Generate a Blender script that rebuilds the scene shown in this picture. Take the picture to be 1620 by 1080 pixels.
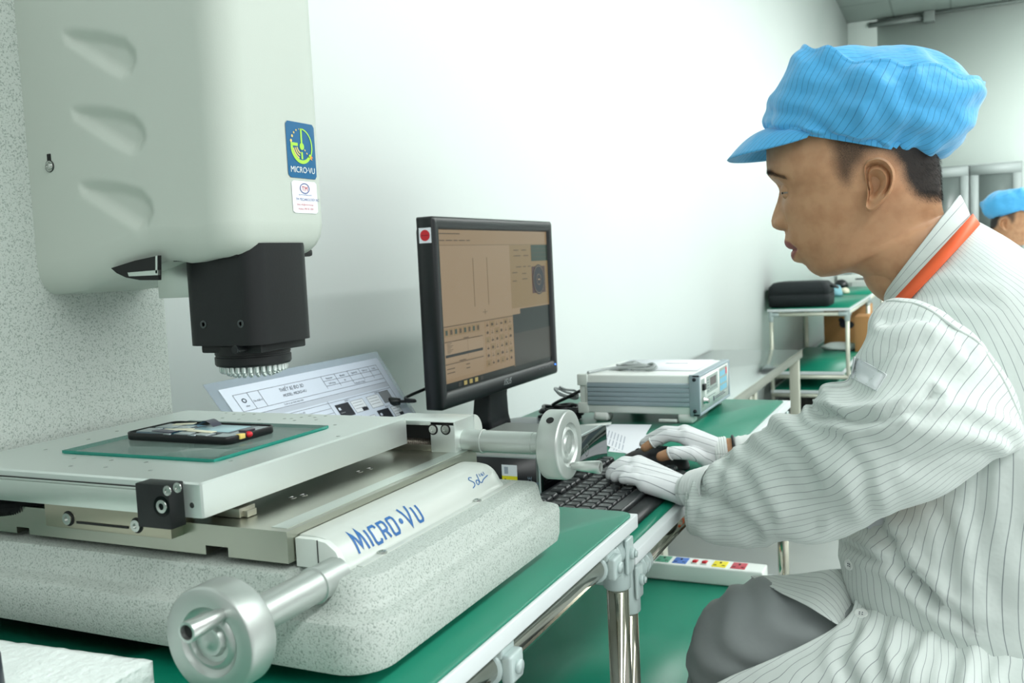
import bpy, bmesh, math, random
from mathutils import Vector, Matrix, noise
from math import sin, cos, pi, radians, sqrt, atan2, exp, floor
random.seed(7)
for o in list(bpy.data.objects): bpy.data.objects.remove(o)
SC = bpy.context.scene; COL = SC.collection

# ---------------------------------------------------------------- camera
F = 1500.0; YAW, PIT, ROL = radians(25.1), radians(4.8), radians(-2.69); CAMH = 1.04
_fw = Vector((cos(YAW)*cos(PIT), sin(YAW)*cos(PIT), -sin(PIT)))
_r = Vector((sin(YAW), -cos(YAW), 0)); _u = _r.cross(_fw)
RT = cos(ROL)*_r + sin(ROL)*_u; UP = -sin(ROL)*_r + cos(ROL)*_u
CAM = Vector((0, 0, CAMH))
cd = bpy.data.cameras.new('camera'); cam = bpy.data.objects.new('camera', cd); COL.objects.link(cam)
cd.sensor_width = 36; cd.lens = 36*F/1620; cd.clip_start = 0.05; cd.clip_end = 60
m = Matrix((RT, UP, -_fw)).transposed().to_4x4(); m.translation = CAM; cam.matrix_world = m
cd.dof.use_dof = True; cd.dof.focus_distance = 0.98; cd.dof.aperture_fstop = 13
SC.camera = cam

# ---------------------------------------------------------------- world, lights, exposure
SC.view_settings.view_transform = 'Standard'; SC.view_settings.look = 'None'
SC.view_settings.gamma = 1; SC.view_settings.use_curve_mapping = False
SC.view_settings.exposure = 0.06
w = bpy.data.worlds.new('world'); SC.world = w; w.use_nodes = True
w.node_tree.nodes['Background'].inputs[0].default_value = (0.975, 1.0, 0.988, 1)
w.node_tree.nodes['Background'].inputs[1].default_value = 0.56
def area(name, loc, sx, sy, power, col=(0.985, 1.0, 0.990), rot=(0, 0, 0)):
    l = bpy.data.lights.new(name, 'AREA'); l.shape = 'RECTANGLE'; l.size = sx; l.size_y = sy
    l.energy = power; l.color = col
    o = bpy.data.objects.new(name, l); COL.objects.link(o); o.location = loc; o.rotation_euler = rot
    return o
LIGHTS = [(3.0, -2.1, 16.0, 0.6, 400), (4.0, -4.5, 14.0, 0.6, 230)]
for x, y, sx, sy, p in LIGHTS: area('ceiling_light_glow', (x, y, 3.57), sx, sy, p)

area('far_ceiling_fill', (9.8, -2.2, 3.1), 3.5, 0.5, 80, rot=(pi, 0, 0)); area('far_wall_fill', (9.6, -1.6, 3.1), 3.0, 0.6, 95, rot=(0, radians(-38), 0))  # unseen fill lamps, added to brighten the far ceiling and far wall

# a pixel of the 1620x1080 frame -> the point of that sight line on a plane
def ray(x, y): return _fw + RT*((x-810)/F) - UP*((y-540)/F)
def PX(x, y, X): d = ray(x, y); return CAM + d*(X/d.x)
def PY(x, y, Y): d = ray(x, y); return CAM + d*(Y/d.y)
def PZ(x, y, Z): d = ray(x, y); return CAM + d*((Z-CAMH)/d.z)

# ---------------------------------------------------------------- materials
def srgb(r, g, b):
    f = lambda c: (c/255/12.92) if c/255 <= 0.04045 else ((c/255+0.055)/1.055)**2.4
    return (f(r), f(g), f(b), 1)
def mat(name, col, rough=0.5, metal=0.0, spec=0.5, bump=None, var=None, trans=0, ior=1.45, emit=None, sheen=0, coat=0, aniso=0, sss=0):
    """bump=(scale, strength, dist[,detail]); var=(scale, col2, lo, hi)"""
    m = bpy.data.materials.new(name); m.use_nodes = True; nt = m.node_tree; b = nt.nodes['Principled BSDF']
    b.inputs['Base Color'].default_value = col; b.inputs['Roughness'].default_value = rough
    b.inputs['Metallic'].default_value = metal; b.inputs['Specular IOR Level'].default_value = spec
    b.inputs['Transmission Weight'].default_value = trans; b.inputs['IOR'].default_value = ior
    b.inputs['Sheen Weight'].default_value = sheen; b.inputs['Coat Weight'].default_value = coat
    if sss:
        b.inputs['Subsurface Weight'].default_value = sss; b.inputs['Subsurface Radius'].default_value = (1, .35, .2); b.inputs['Subsurface Scale'].default_value = 0.008
    if emit: b.inputs['Emission Color'].default_value = emit[0]; b.inputs['Emission Strength'].default_value = emit[1]
    tc = nt.nodes.new('ShaderNodeTexCoord')
    if var:
        n = nt.nodes.new('ShaderNodeTexNoise'); n.inputs['Scale'].default_value = var[0]; n.inputs['Detail'].default_value = 3
        nt.links.new(tc.outputs['Object'], n.inputs['Vector'])
        r = nt.nodes.new('ShaderNodeMapRange'); r.inputs[1].default_value = var[2]; r.inputs[2].default_value = var[3]
        nt.links.new(n.outputs['Fac'], r.inputs[0])
        mx = nt.nodes.new('ShaderNodeMix'); mx.data_type = 'RGBA'; mx.inputs[6].default_value = col; mx.inputs[7].default_value = var[1]
        nt.links.new(r.outputs[0], mx.inputs[0]); nt.links.new(mx.outputs[2], b.inputs['Base Color'])
    if bump:
        n = nt.nodes.new('ShaderNodeTexNoise'); n.inputs['Scale'].default_value = bump[0]; n.inputs['Detail'].default_value = bump[3] if len(bump) > 3 else 2
        nt.links.new(tc.outputs['Object'], n.inputs['Vector'])
        bp = nt.nodes.new('ShaderNodeBump'); bp.inputs['Strength'].default_value = bump[1]; bp.inputs['Distance'].default_value = bump[2]
        nt.links.new(n.outputs['Fac'], bp.inputs['Height']); nt.links.new(bp.outputs[0], b.inputs['Normal'])
    return m
def brushed(name, col, rough, sc=(4, 300, 300), metal=1.0, st=0.25):
    m = mat(name, col, rough, metal); nt = m.node_tree; b = nt.nodes['Principled BSDF']
    tc = nt.nodes.new('ShaderNodeTexCoord'); mp = nt.nodes.new('ShaderNodeMapping'); mp.inputs['Scale'].default_value = sc
    n = nt.nodes.new('ShaderNodeTexNoise'); n.inputs['Scale'].default_value = 1.0; n.inputs['Detail'].default_value = 3
    nt.links.new(tc.outputs['Object'], mp.inputs[0]); nt.links.new(mp.outputs[0], n.inputs['Vector'])
    bp = nt.nodes.new('ShaderNodeBump'); bp.inputs['Strength'].default_value = st; bp.inputs['Distance'].default_value = 0.0002
    nt.links.new(n.outputs['Fac'], bp.inputs['Height']); nt.links.new(bp.outputs[0], b.inputs['Normal'])
    return m
def stripe(name, col, line, pitch, width, rough=0.75, bump=0.5, sheen=0.3, trans=0.0):
    """cloth with fine conductive threads: the point attribute 'su' counts metres across the stripes"""
    m = mat(name, col, rough, 0, 0.3, sheen=sheen); nt = m.node_tree; b = nt.nodes['Principled BSDF']; L = nt.links
    at = nt.nodes.new('ShaderNodeAttribute'); at.attribute_name = 'su'
    a = nt.nodes.new('ShaderNodeMath'); a.operation = 'MULTIPLY'; a.inputs[1].default_value = 1/pitch; L.new(at.outputs['Fac'], a.inputs[0])
    f = nt.nodes.new('ShaderNodeMath'); f.operation = 'FRACT'; L.new(a.outputs[0], f.inputs[0])
    s = nt.nodes.new('ShaderNodeMath'); s.operation = 'SUBTRACT'; s.inputs[1].default_value = 0.5; L.new(f.outputs[0], s.inputs[0])
    ab = nt.nodes.new('ShaderNodeMath'); ab.operation = 'ABSOLUTE'; L.new(s.outputs[0], ab.inputs[0])
    mr = nt.nodes.new('ShaderNodeMapRange'); h = width/pitch/2; mr.inputs[1].default_value = h*0.5; mr.inputs[2].default_value = h*1.3
    mr.inputs[3].default_value = 1; mr.inputs[4].default_value = 0; L.new(ab.outputs[0], mr.inputs[0])
    mx = nt.nodes.new('ShaderNodeMix'); mx.data_type = 'RGBA'; mx.inputs[6].default_value = col; mx.inputs[7].default_value = line
    L.new(mr.outputs[0], mx.inputs[0]); L.new(mx.outputs[2], b.inputs['Base Color'])
    tc = nt.nodes.new('ShaderNodeTexCoord'); n = nt.nodes.new('ShaderNodeTexNoise'); n.inputs['Scale'].default_value = 28; n.inputs['Detail'].default_value = 3
    L.new(tc.outputs['Object'], n.inputs['Vector'])
    bp = nt.nodes.new('ShaderNodeBump'); bp.inputs['Strength'].default_value = bump; bp.inputs['Distance'].default_value = 0.006
    L.new(n.outputs['Fac'], bp.inputs['Height']); L.new(bp.outputs[0], b.inputs['Normal'])
    return m
def hammer(name, col, dark):
    """speckled hammertone paint"""
    m = mat(name, col, 0.5, 0, 0.45); nt = m.node_tree; b = nt.nodes['Principled BSDF']; L = nt.links
    tc = nt.nodes.new('ShaderNodeTexCoord')
    n = nt.nodes.new('ShaderNodeTexNoise'); n.inputs['Scale'].default_value = 680; n.inputs['Detail'].default_value = 1.5; n.inputs['Distortion'].default_value = 0.6
    L.new(tc.outputs['Object'], n.inputs['Vector'])
    r = nt.nodes.new('ShaderNodeMapRange'); r.inputs[1].default_value = 0.52; r.inputs[2].default_value = 0.66; L.new(n.outputs['Fac'], r.inputs[0])
    mx = nt.nodes.new('ShaderNodeMix'); mx.data_type = 'RGBA'; mx.inputs[6].default_value = col; mx.inputs[7].default_value = dark
    L.new(r.outputs[0], mx.inputs[0]); L.new(mx.outputs[2], b.inputs['Base Color'])
    bp = nt.nodes.new('ShaderNodeBump'); bp.inputs['Strength'].default_value = 0.55; bp.inputs['Distance'].default_value = 0.0008; bp.invert = True
    L.new(n.outputs['Fac'], bp.inputs['Height']); L.new(bp.outputs[0], b.inputs['Normal'])
    return m
K = {}
K['wall'] = mat('wall_paint', srgb(241, 248, 245), 0.62, 0, 0.3, var=(0.9, srgb(238, 246, 243), .35, .65))
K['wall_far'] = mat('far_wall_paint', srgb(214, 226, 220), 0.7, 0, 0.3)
K['ceiling'] = mat('ceiling_tile', srgb(226, 234, 230), 0.8, 0, 0.2)
K['floor'] = mat('vinyl_floor', srgb(242, 247, 245), 0.28, 0, 0.5, var=(3, srgb(236, 242, 240), .4, .6))
K['cream'] = mat('cream_paint', srgb(188, 197, 188), 0.46, 0, 0.4, bump=(900, .10, .0006))
K['cover'] = mat('satin_cover_paint', srgb(200, 207, 201), 0.36, 0.15, 0.5)
K['hammer'] = hammer('hammertone_paint', srgb(184, 193, 187), srgb(142, 153, 146))
K['black'] = mat('black_anodised', srgb(24, 27, 28), 0.42, 0, 0.4, bump=(500, .12, .0006))
K['blackp'] = mat('black_plastic', srgb(22, 26, 28), 0.38, 0, 0.5)
K['gloss'] = mat('glossy_black', srgb(9, 10, 12), 0.08, 0, 0.35)
K['alu'] = mat('anodised_aluminium', srgb(212, 220, 216), 0.36, 0.72, 0.5, bump=(700, .08, .0005))
K['alub'] = brushed('brushed_aluminium', srgb(208, 216, 210), 0.34, (6, 260, 260))
K['steel'] = brushed('ground_steel', srgb(172, 174, 162), 0.3, (260, 6, 260))
K['screw'] = mat('screw_steel', srgb(196, 200, 196), 0.25, 1)
K['turned'] = mat('turned_aluminium', srgb(186, 193, 189), 0.40, 0.75, 0.5)
K['chrome'] = mat('chrome_pipe', srgb(196, 194, 182), 0.09, 1, var=(14, srgb(170, 166, 150), .35, .7))
K['dull'] = mat('dull_pipe', srgb(205, 208, 192), 0.35, 0.35)
K['joint'] = mat('grey_joint_plastic', srgb(176, 192, 190), 0.28, 0.1, 0.5)
K['green'] = mat('green_mat', srgb(10, 122, 96), 0.36, 0, 0.4, var=(2.2, srgb(14, 130, 104), .4, .6), bump=(40, .04, .001))
K['edge'] = mat('white_edge_laminate', srgb(212, 219, 220), 0.4)
K['dark'] = mat('dark_recess', srgb(18, 20, 20), 0.6)
K['glass'] = mat('float_glass', srgb(120, 150, 142), 0.03, 0, 0.6, ior=1.5); K['glass'].node_tree.nodes['Principled BSDF'].inputs['Alpha'].default_value = .38
K['glassedge'] = mat('green_glass_edge', srgb(20, 128, 112), 0.15, 0, 0.5)
K['blue'] = mat('blue_print', srgb(38, 98, 160), 0.4)
K['white'] = mat('white_plastic', srgb(232, 238, 234), 0.35)
K['lightgrey'] = mat('light_grey_plastic', srgb(214, 222, 216), 0.42)
K['grey'] = mat('grey_blue_paint', srgb(152, 168, 176), 0.42, bump=(700, .06, .0005))
K['paper'] = mat('paper', srgb(236, 240, 246), 0.7)
K['ink'] = mat('ink', srgb(70, 78, 92), 0.7)
K['inkl'] = mat('pale_ink', srgb(168, 176, 190), 0.7)
K['inkd'] = mat('dark_print', srgb(34, 38, 46), 0.6)
K['red'] = mat('red_print', srgb(206, 40, 50), 0.5)
K['yellow'] = mat('yellow_label', srgb(238, 222, 40), 0.5)
K['lime'] = mat('lime_print', srgb(166, 226, 74), 0.5)
K['sand'] = mat('sand_print', srgb(226, 202, 112), 0.5)
K['teal'] = mat('teal_print', srgb(24, 96, 140), 0.35)
K['foam'] = mat('pale_foam', srgb(232, 242, 238), 0.9, bump=(160, .8, .004, 4), sheen=.4)
K['card'] = mat('cardboard', srgb(178, 132, 84), 0.85, bump=(30, .2, .002))

# ---------------------------------------------------------------- mesh helpers
def sharp(bm, ang=34):
    a = radians(ang)
    for e in bm.edges:
        if len(e.link_faces) == 2:
            e.smooth = e.calc_face_angle(0) < a
        else: e.smooth = True
class MB:
    """collects shapes into one bmesh; build() links it as one mesh object"""
    def __init__(s): s.bm = bmesh.new(); s.mi = 0
    def _add(s, verts, faces, mi=None):
        vs = [s.bm.verts.new(v) for v in verts]; out = []
        for f in faces:
            try:
                q = s.bm.faces.new([vs[i] for i in f]); q.material_index = s.mi if mi is None else mi; out.append(q)
            except ValueError: pass
        return vs, out
    def merge(s, b2, mi=None):
        b2.verts.index_update(); mp = [s.bm.verts.new(v.co) for v in b2.verts]
        for f in b2.faces:
            try: q = s.bm.faces.new([mp[v.index] for v in f.verts]); q.material_index = f.material_index if mi is None else mi
            except ValueError: pass
        b2.free(); return s
    def recalc(s): s.bm.normal_update(); return s
    def box(s, a, b, bev=0.0, seg=2, mi=None, rot=None, piv=None):
        t = bmesh.new(); lo = Vector([min(a[i], b[i]) for i in range(3)]); hi = Vector([max(a[i], b[i]) for i in range(3)])
        bmesh.ops.create_cube(t, size=1, matrix=Matrix.Translation((lo+hi)/2) @ Matrix.Diagonal((*(hi-lo), 1)))
        if bev > 0: bmesh.ops.bevel(t, geom=list(t.edges), offset=min(bev, min(hi-lo)*0.49), segments=seg, profile=0.6, affect='EDGES')
        if rot is not None:
            p = Vector(piv) if piv is not None else (lo+hi)/2
            bmesh.ops.transform(t, matrix=Matrix.Translation(p) @ rot.to_4x4() @ Matrix.Translation(-p), verts=t.verts)
        return s.merge(t, s.mi if mi is None else mi)
    def loft(s, rings, closed=True, cap0=True, cap1=True, mi=None, loop=False):
        n = len(rings[0]); V = [v for r in rings for v in r]; Fs = []
        m = n if closed else n-1
        R = len(rings)
        for i in range(R if loop else R-1):
            j2 = (i+1) % R
            for j in range(m):
                k = (j+1) % n
                Fs.append((i*n+j, i*n+k, j2*n+k, j2*n+j))
        if cap0 and closed and not loop: Fs.append(tuple(range(n-1, -1, -1)))
        if cap1 and closed and not loop: Fs.append(tuple((R-1)*n+j for j in range(n)))
        return s._add(V, Fs, mi)
    def frame(s, ax):
        ax = ax.normalized(); t = Vector((0, 0, 1)) if abs(ax.z) < 0.9 else Vector((1, 0, 0))
        a = ax.cross(t).normalized(); return a, ax.cross(a)
    def lathe(s, prof, org, ax, n=32, mi=None, caps=True):
        """prof = [(along, radius)]"""
        org = Vector(org); ax = Vector(ax).normalized(); a, b = s.frame(ax); rings = []
        for t, r in prof: rings.append([org + ax*t + (a*cos(2*pi*k/n) + b*sin(2*pi*k/n))*max(r, 1e-5) for k in range(n)])
        s.loft(rings, True, caps, caps, mi); return s
    def cyl(s, p0, p1, r0, r1=None, n=20, bev=0, mi=None):
        p0 = Vector(p0); p1 = Vector(p1); L = (p1-p0).length; r1 = r0 if r1 is None else r1
        pr = [(0, r0), (L, r1)] if bev == 0 else [(0, r0-bev), (bev, r0), (L-bev, r1), (L, r1-bev)]
        return s.lathe(pr, p0, p1-p0, n, mi)
    def tube(s, pts, r, n=8, mi=None, smooth=6, radii=None, closed=False):
        P = [Vector(p) for p in pts]
        if smooth and len(P) > 2: P = catmull(P, smooth, closed)
        rings = []; up = None
        for i, p in enumerate(P):
            if closed: d = (P[(i+1) % len(P)] - P[i-1])
            else: d = (P[min(i+1, len(P)-1)] - P[max(i-1, 0)])
            d = d.normalized() if d.length > 1e-9 else Vector((1, 0, 0))
            if up is None: up = s.frame(d)[0]
            up = (up - d*up.dot(d)); up = up.normalized() if up.length > 1e-6 else s.frame(d)[0]
            v = d.cross(up); rr = r if radii is None else radii[0] + (radii[1]-radii[0])*i/(len(P)-1)
            rings.append([p + (up*cos(2*pi*k/n) + v*sin(2*pi*k/n))*rr for k in range(n)])
        s.loft(rings, True, not closed, not closed, mi, loop=closed); return s
    def prism(s, poly, vec, mi=None, bev=0):
        """closed polygon (points in space) pushed along vec"""
        t = bmesh.new(); vs = [t.verts.new(p) for p in poly]; f = t.faces.new(vs)
        r = bmesh.ops.extrude_face_region(t, geom=[f]); v2 = [g for g in r['geom'] if isinstance(g, bmesh.types.BMVert)]
        bmesh.ops.translate(t, verts=v2, vec=Vector(vec)); bmesh.ops.recalc_face_normals(t, faces=t.faces)
        if bev: bmesh.ops.bevel(t, geom=list(t.edges), offset=bev, segments=2, profile=.6, affect='EDGES')
        return s.merge(t, s.mi if mi is None else mi)
    def quad(s, a, b, c, d, mi=None): s._add([a, b, c, d], [(0, 1, 2, 3)], mi); return s
    def sphere(s, c, r, n=14, sc=(1, 1, 1), mi=None):
        t = bmesh.new(); bmesh.ops.create_uvsphere(t, u_segments=n, v_segments=max(6, n*2//3), radius=r)
        bmesh.ops.scale(t, vec=sc, verts=t.verts); bmesh.ops.translate(t, vec=Vector(c), verts=t.verts)
        return s.merge(t, s.mi if mi is None else mi)
    def text(s, txt, org, u, v, size, mi=None, off=0.0003, align='LEFT', shear=0, depth=0.0, wx=1.0, mapfn=None):
        """flat letters; u = reading direction, v = up"""
        c = bpy.data.curves.new('lettering', 'FONT'); c.body = txt; c.size = size; c.align_x = align; c.shear = shear; c.resolution_u = 3
        o = bpy.data.objects.new('lettering', c); me = bpy.data.meshes.new_from_object(o)
        u = Vector(u).normalized(); v = Vector(v).normalized(); nrm = u.cross(v)
        vs = [Vector(org) + u*p.co.x*wx + v*p.co.y + nrm*off if mapfn is None else mapfn(p.co.x*wx, p.co.y) for p in me.vertices]
        s._add(vs, [tuple(p.vertices) for p in me.polygons], mi)
        bpy.data.objects.remove(o); bpy.data.curves.remove(c); bpy.data.meshes.remove(me); return s
    def rects(s, org, u, v, items, off=0.0002, step=0.00012):
        """items = (u0, v0, u1, v1, material index, layer) lying on a plane"""
        u = Vector(u).normalized(); v = Vector(v).normalized(); n = u.cross(v); org = Vector(org)
        for a, b, c, d, mi, ly in items:
            o = org + n*(off + step*ly)
            s.quad(o+u*a+v*b, o+u*c+v*b, o+u*c+v*d, o+u*a+v*d, mi)
        return s
    def build(s, name, mats, parent=None, ang=34, flat=False, attr=None, root=None):
        sharp(s.bm, ang)
        for f in s.bm.faces: f.smooth = not flat
        me = bpy.data.meshes.new(name)
        s.bm.to_mesh(me); s.bm.free()
        for m_ in (mats if isinstance(mats, (list, tuple)) else [mats]): me.materials.append(K[m_] if isinstance(m_, str) else m_)
        return link(name, me, parent)
def catmull(P, k, closed=False):
    out = []; n = len(P)
    for i in range(n if closed else n-1):
        p0 = P[i-1] if (i > 0 or closed) else P[0]*2-P[1]; p1 = P[i]; p2 = P[(i+1) % n]
        p3 = P[(i+2) % n] if (i+2 < n or closed) else P[-1]*2-P[-2]
        for j in range(k):
            t = j/k
            out.append(0.5*((2*p1) + (p2-p0)*t + (2*p0-5*p1+4*p2-p3)*t*t + (3*p1-p0-3*p2+p3)*t**3))
    if not closed: out.append(P[-1])
    return out
BASE = {}
def link(name, me, parent=None):
    """mesh is written in world coordinates; the object's origin goes to its parent thing's base (or its own lowest middle)"""
    o = bpy.data.objects.new(name, me); COL.objects.link(o)
    if parent is None:
        co = [v.co for v in me.vertices]
        lo = Vector([min(c[i] for c in co) for i in range(3)]); hi = Vector([max(c[i] for c in co) for i in range(3)])
        base = Vector(((lo.x+hi.x)/2, (lo.y+hi.y)/2, lo.z)); BASE[o.name] = base
        me.transform(Matrix.Translation(-base)); o.location = base
    else:
        base = BASE[parent.name]; BASE[o.name] = base
        me.transform(Matrix.Translation(-base)); o.parent = parent
    return o
def thing(name, label, cat, loc, group=None):
    o = bpy.data.objects.new(name, None); COL.objects.link(o); o.location = loc; BASE[o.name] = Vector(loc); o.empty_display_size = 0.05
    return tag(o, label, cat, group)
def tag(o, label, cat, group=None):
    o['label'] = label; o['category'] = cat
    if group: o['group'] = group
    return o
def struct(o): o['kind'] = 'structure'; return o
def dup_child(o, parent, loc=(0, 0, 0), rot=None):
    c = o.copy(); COL.objects.link(c); c.parent = parent; c.location = loc; BASE[c.name] = BASE[o.name]
    return c
def dup_tree(o, loc, rotz=0):
    r = o.copy(); COL.objects.link(r); r.location = loc; r.rotation_euler = (0, 0, rotz)
    def rec(src, dst):
        for ch in list(src.children):
            c = ch.copy(); COL.objects.link(c); c.parent = dst; rec(ch, c)
    rec(o, r); return r
def lerp(a, b, t): return a + (b-a)*t
def smooth(e0, e1, x):
    t = max(0, min(1, (x-e0)/(e1-e0))); return t*t*(3-2*t)
def interp(tab, x):
    """piecewise smooth table lookup [(x, y)...]"""
    if x <= tab[0][0]: return tab[0][1]
    for i in range(len(tab)-1):
        if x <= tab[i+1][0]:
            t = (x-tab[i][0])/(tab[i+1][0]-tab[i][0]); return tab[i][1] + (tab[i+1][1]-tab[i][1])*t
    return tab[-1][1]
def rrect(x0, x1, y0, y1, r, z, n=6):
    """rounded rectangle ring in a level plane"""
    pts = []
    for cx, cy, a0 in [(x1-r, y1-r, 0), (x0+r, y1-r, 90), (x0+r, y0+r, 180), (x1-r, y0+r, 270)]:
        for i in range(n+1):
            a = radians(a0 + 90*i/n); pts.append(Vector((cx+r*cos(a), cy+r*sin(a), z)))
    return pts

# ================================================================ the room
WY = 1.12; WX = 12.2; CZ = 3.66
struct(MB().box((-4, -6, -0.05), (WX, WY, 0)).build('floor', 'floor'))
struct(MB().box((-4, WY, 0), (WX, WY+0.1, CZ)).build('wall_left', 'wall'))
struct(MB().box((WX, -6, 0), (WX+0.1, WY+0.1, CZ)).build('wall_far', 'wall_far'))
def ceiling_mat():
    m = K['ceiling']; nt = m.node_tree; b = nt.nodes['Principled BSDF']
    tc = nt.nodes.new('ShaderNodeTexCoord'); br = nt.nodes.new('ShaderNodeTexBrick'); br.offset = 0
    br.inputs['Color1'].default_value = srgb(214, 224, 219); br.inputs['Color2'].default_value = srgb(210, 221, 216); br.inputs['Mortar'].default_value = srgb(178, 190, 185)
    br.inputs['Scale'].default_value = 1; br.inputs['Brick Width'].default_value = 1.2; br.inputs['Row Height'].default_value = 0.6; br.inputs['Mortar Size'].default_value = 0.012
    nt.links.new(tc.outputs['Object'], br.inputs['Vector']); nt.links.new(br.outputs['Color'], b.inputs['Base Color'])
ceiling_mat()
struct(MB().box((-4, -6, CZ), (WX, WY+0.1, CZ+0.08)).build('ceiling', 'ceiling'))
# thin grey conduit run along the top of the far wall and a flat pilaster below it
t = MB(); a = PX(1374, 29, WX-0.06); b = PX(1470, 17, WX-0.06); c = PX(1620, -8, WX-0.06)
t.cyl((WX-0.06, a.y, CZ-0.06), (WX-0.06, b.y, CZ-0.06), 0.03, n=10); t.box((WX-0.14, b.y-0.06, CZ-0.12), (WX, b.y+0.06, CZ), 0.01)
t.cyl((WX-0.06, b.y, CZ-0.02), (WX-0.06, c.y-1.5, CZ-0.02), 0.018, n=10)
struct(t.build('trim_1', mat('conduit_grey', srgb(120, 130, 126), .5)))
p = PX(1388, 60, WX)
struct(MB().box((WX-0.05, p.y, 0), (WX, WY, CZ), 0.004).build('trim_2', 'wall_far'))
# ceiling light fittings
for x, y, sx, sy, p in LIGHTS:
    for k in range(int(sx/1.5)):
        xc = x - sx/2 + .75 + 1.5*k
        if xc > -2.4: tag(MB().box((xc-.6, y-.15, CZ-.03), (xc+.6, y+.15, CZ), .004).build('ceiling_light', mat('diffuser_white', srgb(240, 246, 244), .4, emit=((.94, 1, .975, 1), 2.0))), 'white fluorescent ceiling panel, %s along the row %s the white wall' % (['first', 'second', 'third', 'fourth', 'fifth', 'sixth', 'seventh', 'eighth', 'ninth', 'tenth', 'eleventh'][k], 'nearer' if y > -3 else 'farther from'), 'ceiling light', 'fluorescent panels in the ceiling')

# ================================================================ tables
def leg_pipe(x, y, z0, z1, r=0.0125, mm='chrome'):
    return MB().cyl((x, y, z0), (x, y, z1), r, n=20)
def joint(mb, x, y, z, dx, dy):
    """moulded pipe joint: a sleeve on the leg and one on the rail, clamped by a bolt"""
    mb.cyl((x, y, z-0.045), (x, y, z+0.02), 0.0158, n=20, bev=.002)
    d = Vector((dx, dy, 0)).normalized(); c = Vector((x, y, z))
    mb.cyl(c + d*0.012, c + d*0.062, 0.0158, n=20, bev=.002)
    for k in (0.030, 0.046): mb.cyl(c + d*k - d*0.002, c + d*k + d*0.002, 0.0168, n=20)
    s = d.cross(Vector((0, 0, 1)))
    if s.y > 0: s = -s
    mb.box(c + s*0.0135 + Vector((-.012, -.004, -.026)), c + s*0.0172 + Vector((.011, .004, .014)), .003)
    mb.cyl(c + s*0.016 + Vector((0, 0, -0.004)), c + s*0.022 + Vector((0, 0, -0.004)), 0.0065, n=12, bev=.001)
    mb.cyl(c + s*0.022 + Vector((0, 0, -0.004)), c + s*0.0245 + Vector((0, 0, -0.004)), 0.004, n=6)
def table(name, label, x0, x1, y0, y1, z, shelves=(), pipe='chrome', th=0.0170, matin=0.003, floor=0.0, clampx=(), vis=None):
    t = thing(name, label, 'table', ((x0+x1)/2, (y0+y1)/2, floor))
    mb = MB(); mb.box((x0, y0, z-th), (x1, y1, z-0.0012), 0.0015); mb.build('tabletop', 'edge', t)
    mb = MB(); mb.prism([v for v in rrect(x0+matin, x1-matin, y0+matin, y1-matin, 0.018, z-0.0012)], (0, 0, 0.0022)); mb.build('mat', 'green', t)
    px, py = 0.022, 0.020; zr = z-th-0.020
    C = [(x0+px, y0+py), (x1-px, y0+py), (x1-px, y1-py), (x0+px, y1-py)]
    for (x, y) in C: leg_pipe(x, y, floor+0.002, zr+0.018).build('leg', pipe, t)
    for (a, b) in ((0, 1), (1, 2), (2, 3), (3, 0)):
        r = MB().cyl((*C[a], zr), (*C[b], zr), 0.0125, n=20).build('rail', pipe, t)
    for i, (x, y) in enumerate(C):
        j = MB(); sx = 1 if i in (0, 3) else -1; sy = 1 if i < 2 else -1
        joint(j, x, y, zr, sx, 0); j.cyl((x, y, zr), (x, y+sy*0.05, zr), 0.0158, n=18, bev=.002); j.build('pipe_joint', 'joint', t)
    for cx in clampx:
        j = MB(); j.cyl((cx-0.014, C[0][1], zr), (cx+0.014, C[0][1], zr), 0.0158, n=20, bev=.002)
        j.box((cx-0.012, C[0][1]-0.024, zr-0.012), (cx+0.012, C[0][1]-0.014, zr+0.012), .003)
        j.cyl((cx, C[0][1]-0.022, zr), (cx, C[0][1]-0.027, zr), 0.006, n=12)
        j.box((cx-0.012, C[0][1]-0.016, zr+0.008), (cx+0.012, C[0][1]+0.012, z-th), .002)
        j.build('pipe_clamp', 'joint', t)
    for zs in shelves:
        sh = MB().box((x0+.01, y0+.045, zs-0.02), (x1-.01, y1-.01, zs-.001), .001).build('shelf', 'edge', t)
        MB().box((x0+.022, y0+.057, zs-.001), (x1-.022, y1-.022, zs+.001)).build('mat', 'green', sh)
        for (a, b) in ((0, 1), (2, 3), (1, 2), (3, 0)):
            MB().cyl((*C[a], zs-.034), (*C[b], zs-.034), 0.014, n=16).build('rail', pipe, t)
    return t
Z1, Z2 = 0.75, 0.70
table('work_table', 'green topped pipe-frame table in the foreground carrying the grey measuring machine', -0.55, 1.013, 0.327, 1.09, Z1, clampx=(0.672, 0.93))
table('work_table', 'green topped pipe-frame table under the keyboard and monitor, a shelf with a power strip below', 1.028, 2.185, 0.336, 0.872, Z2, shelves=(0.295,), matin=0.012)

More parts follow.
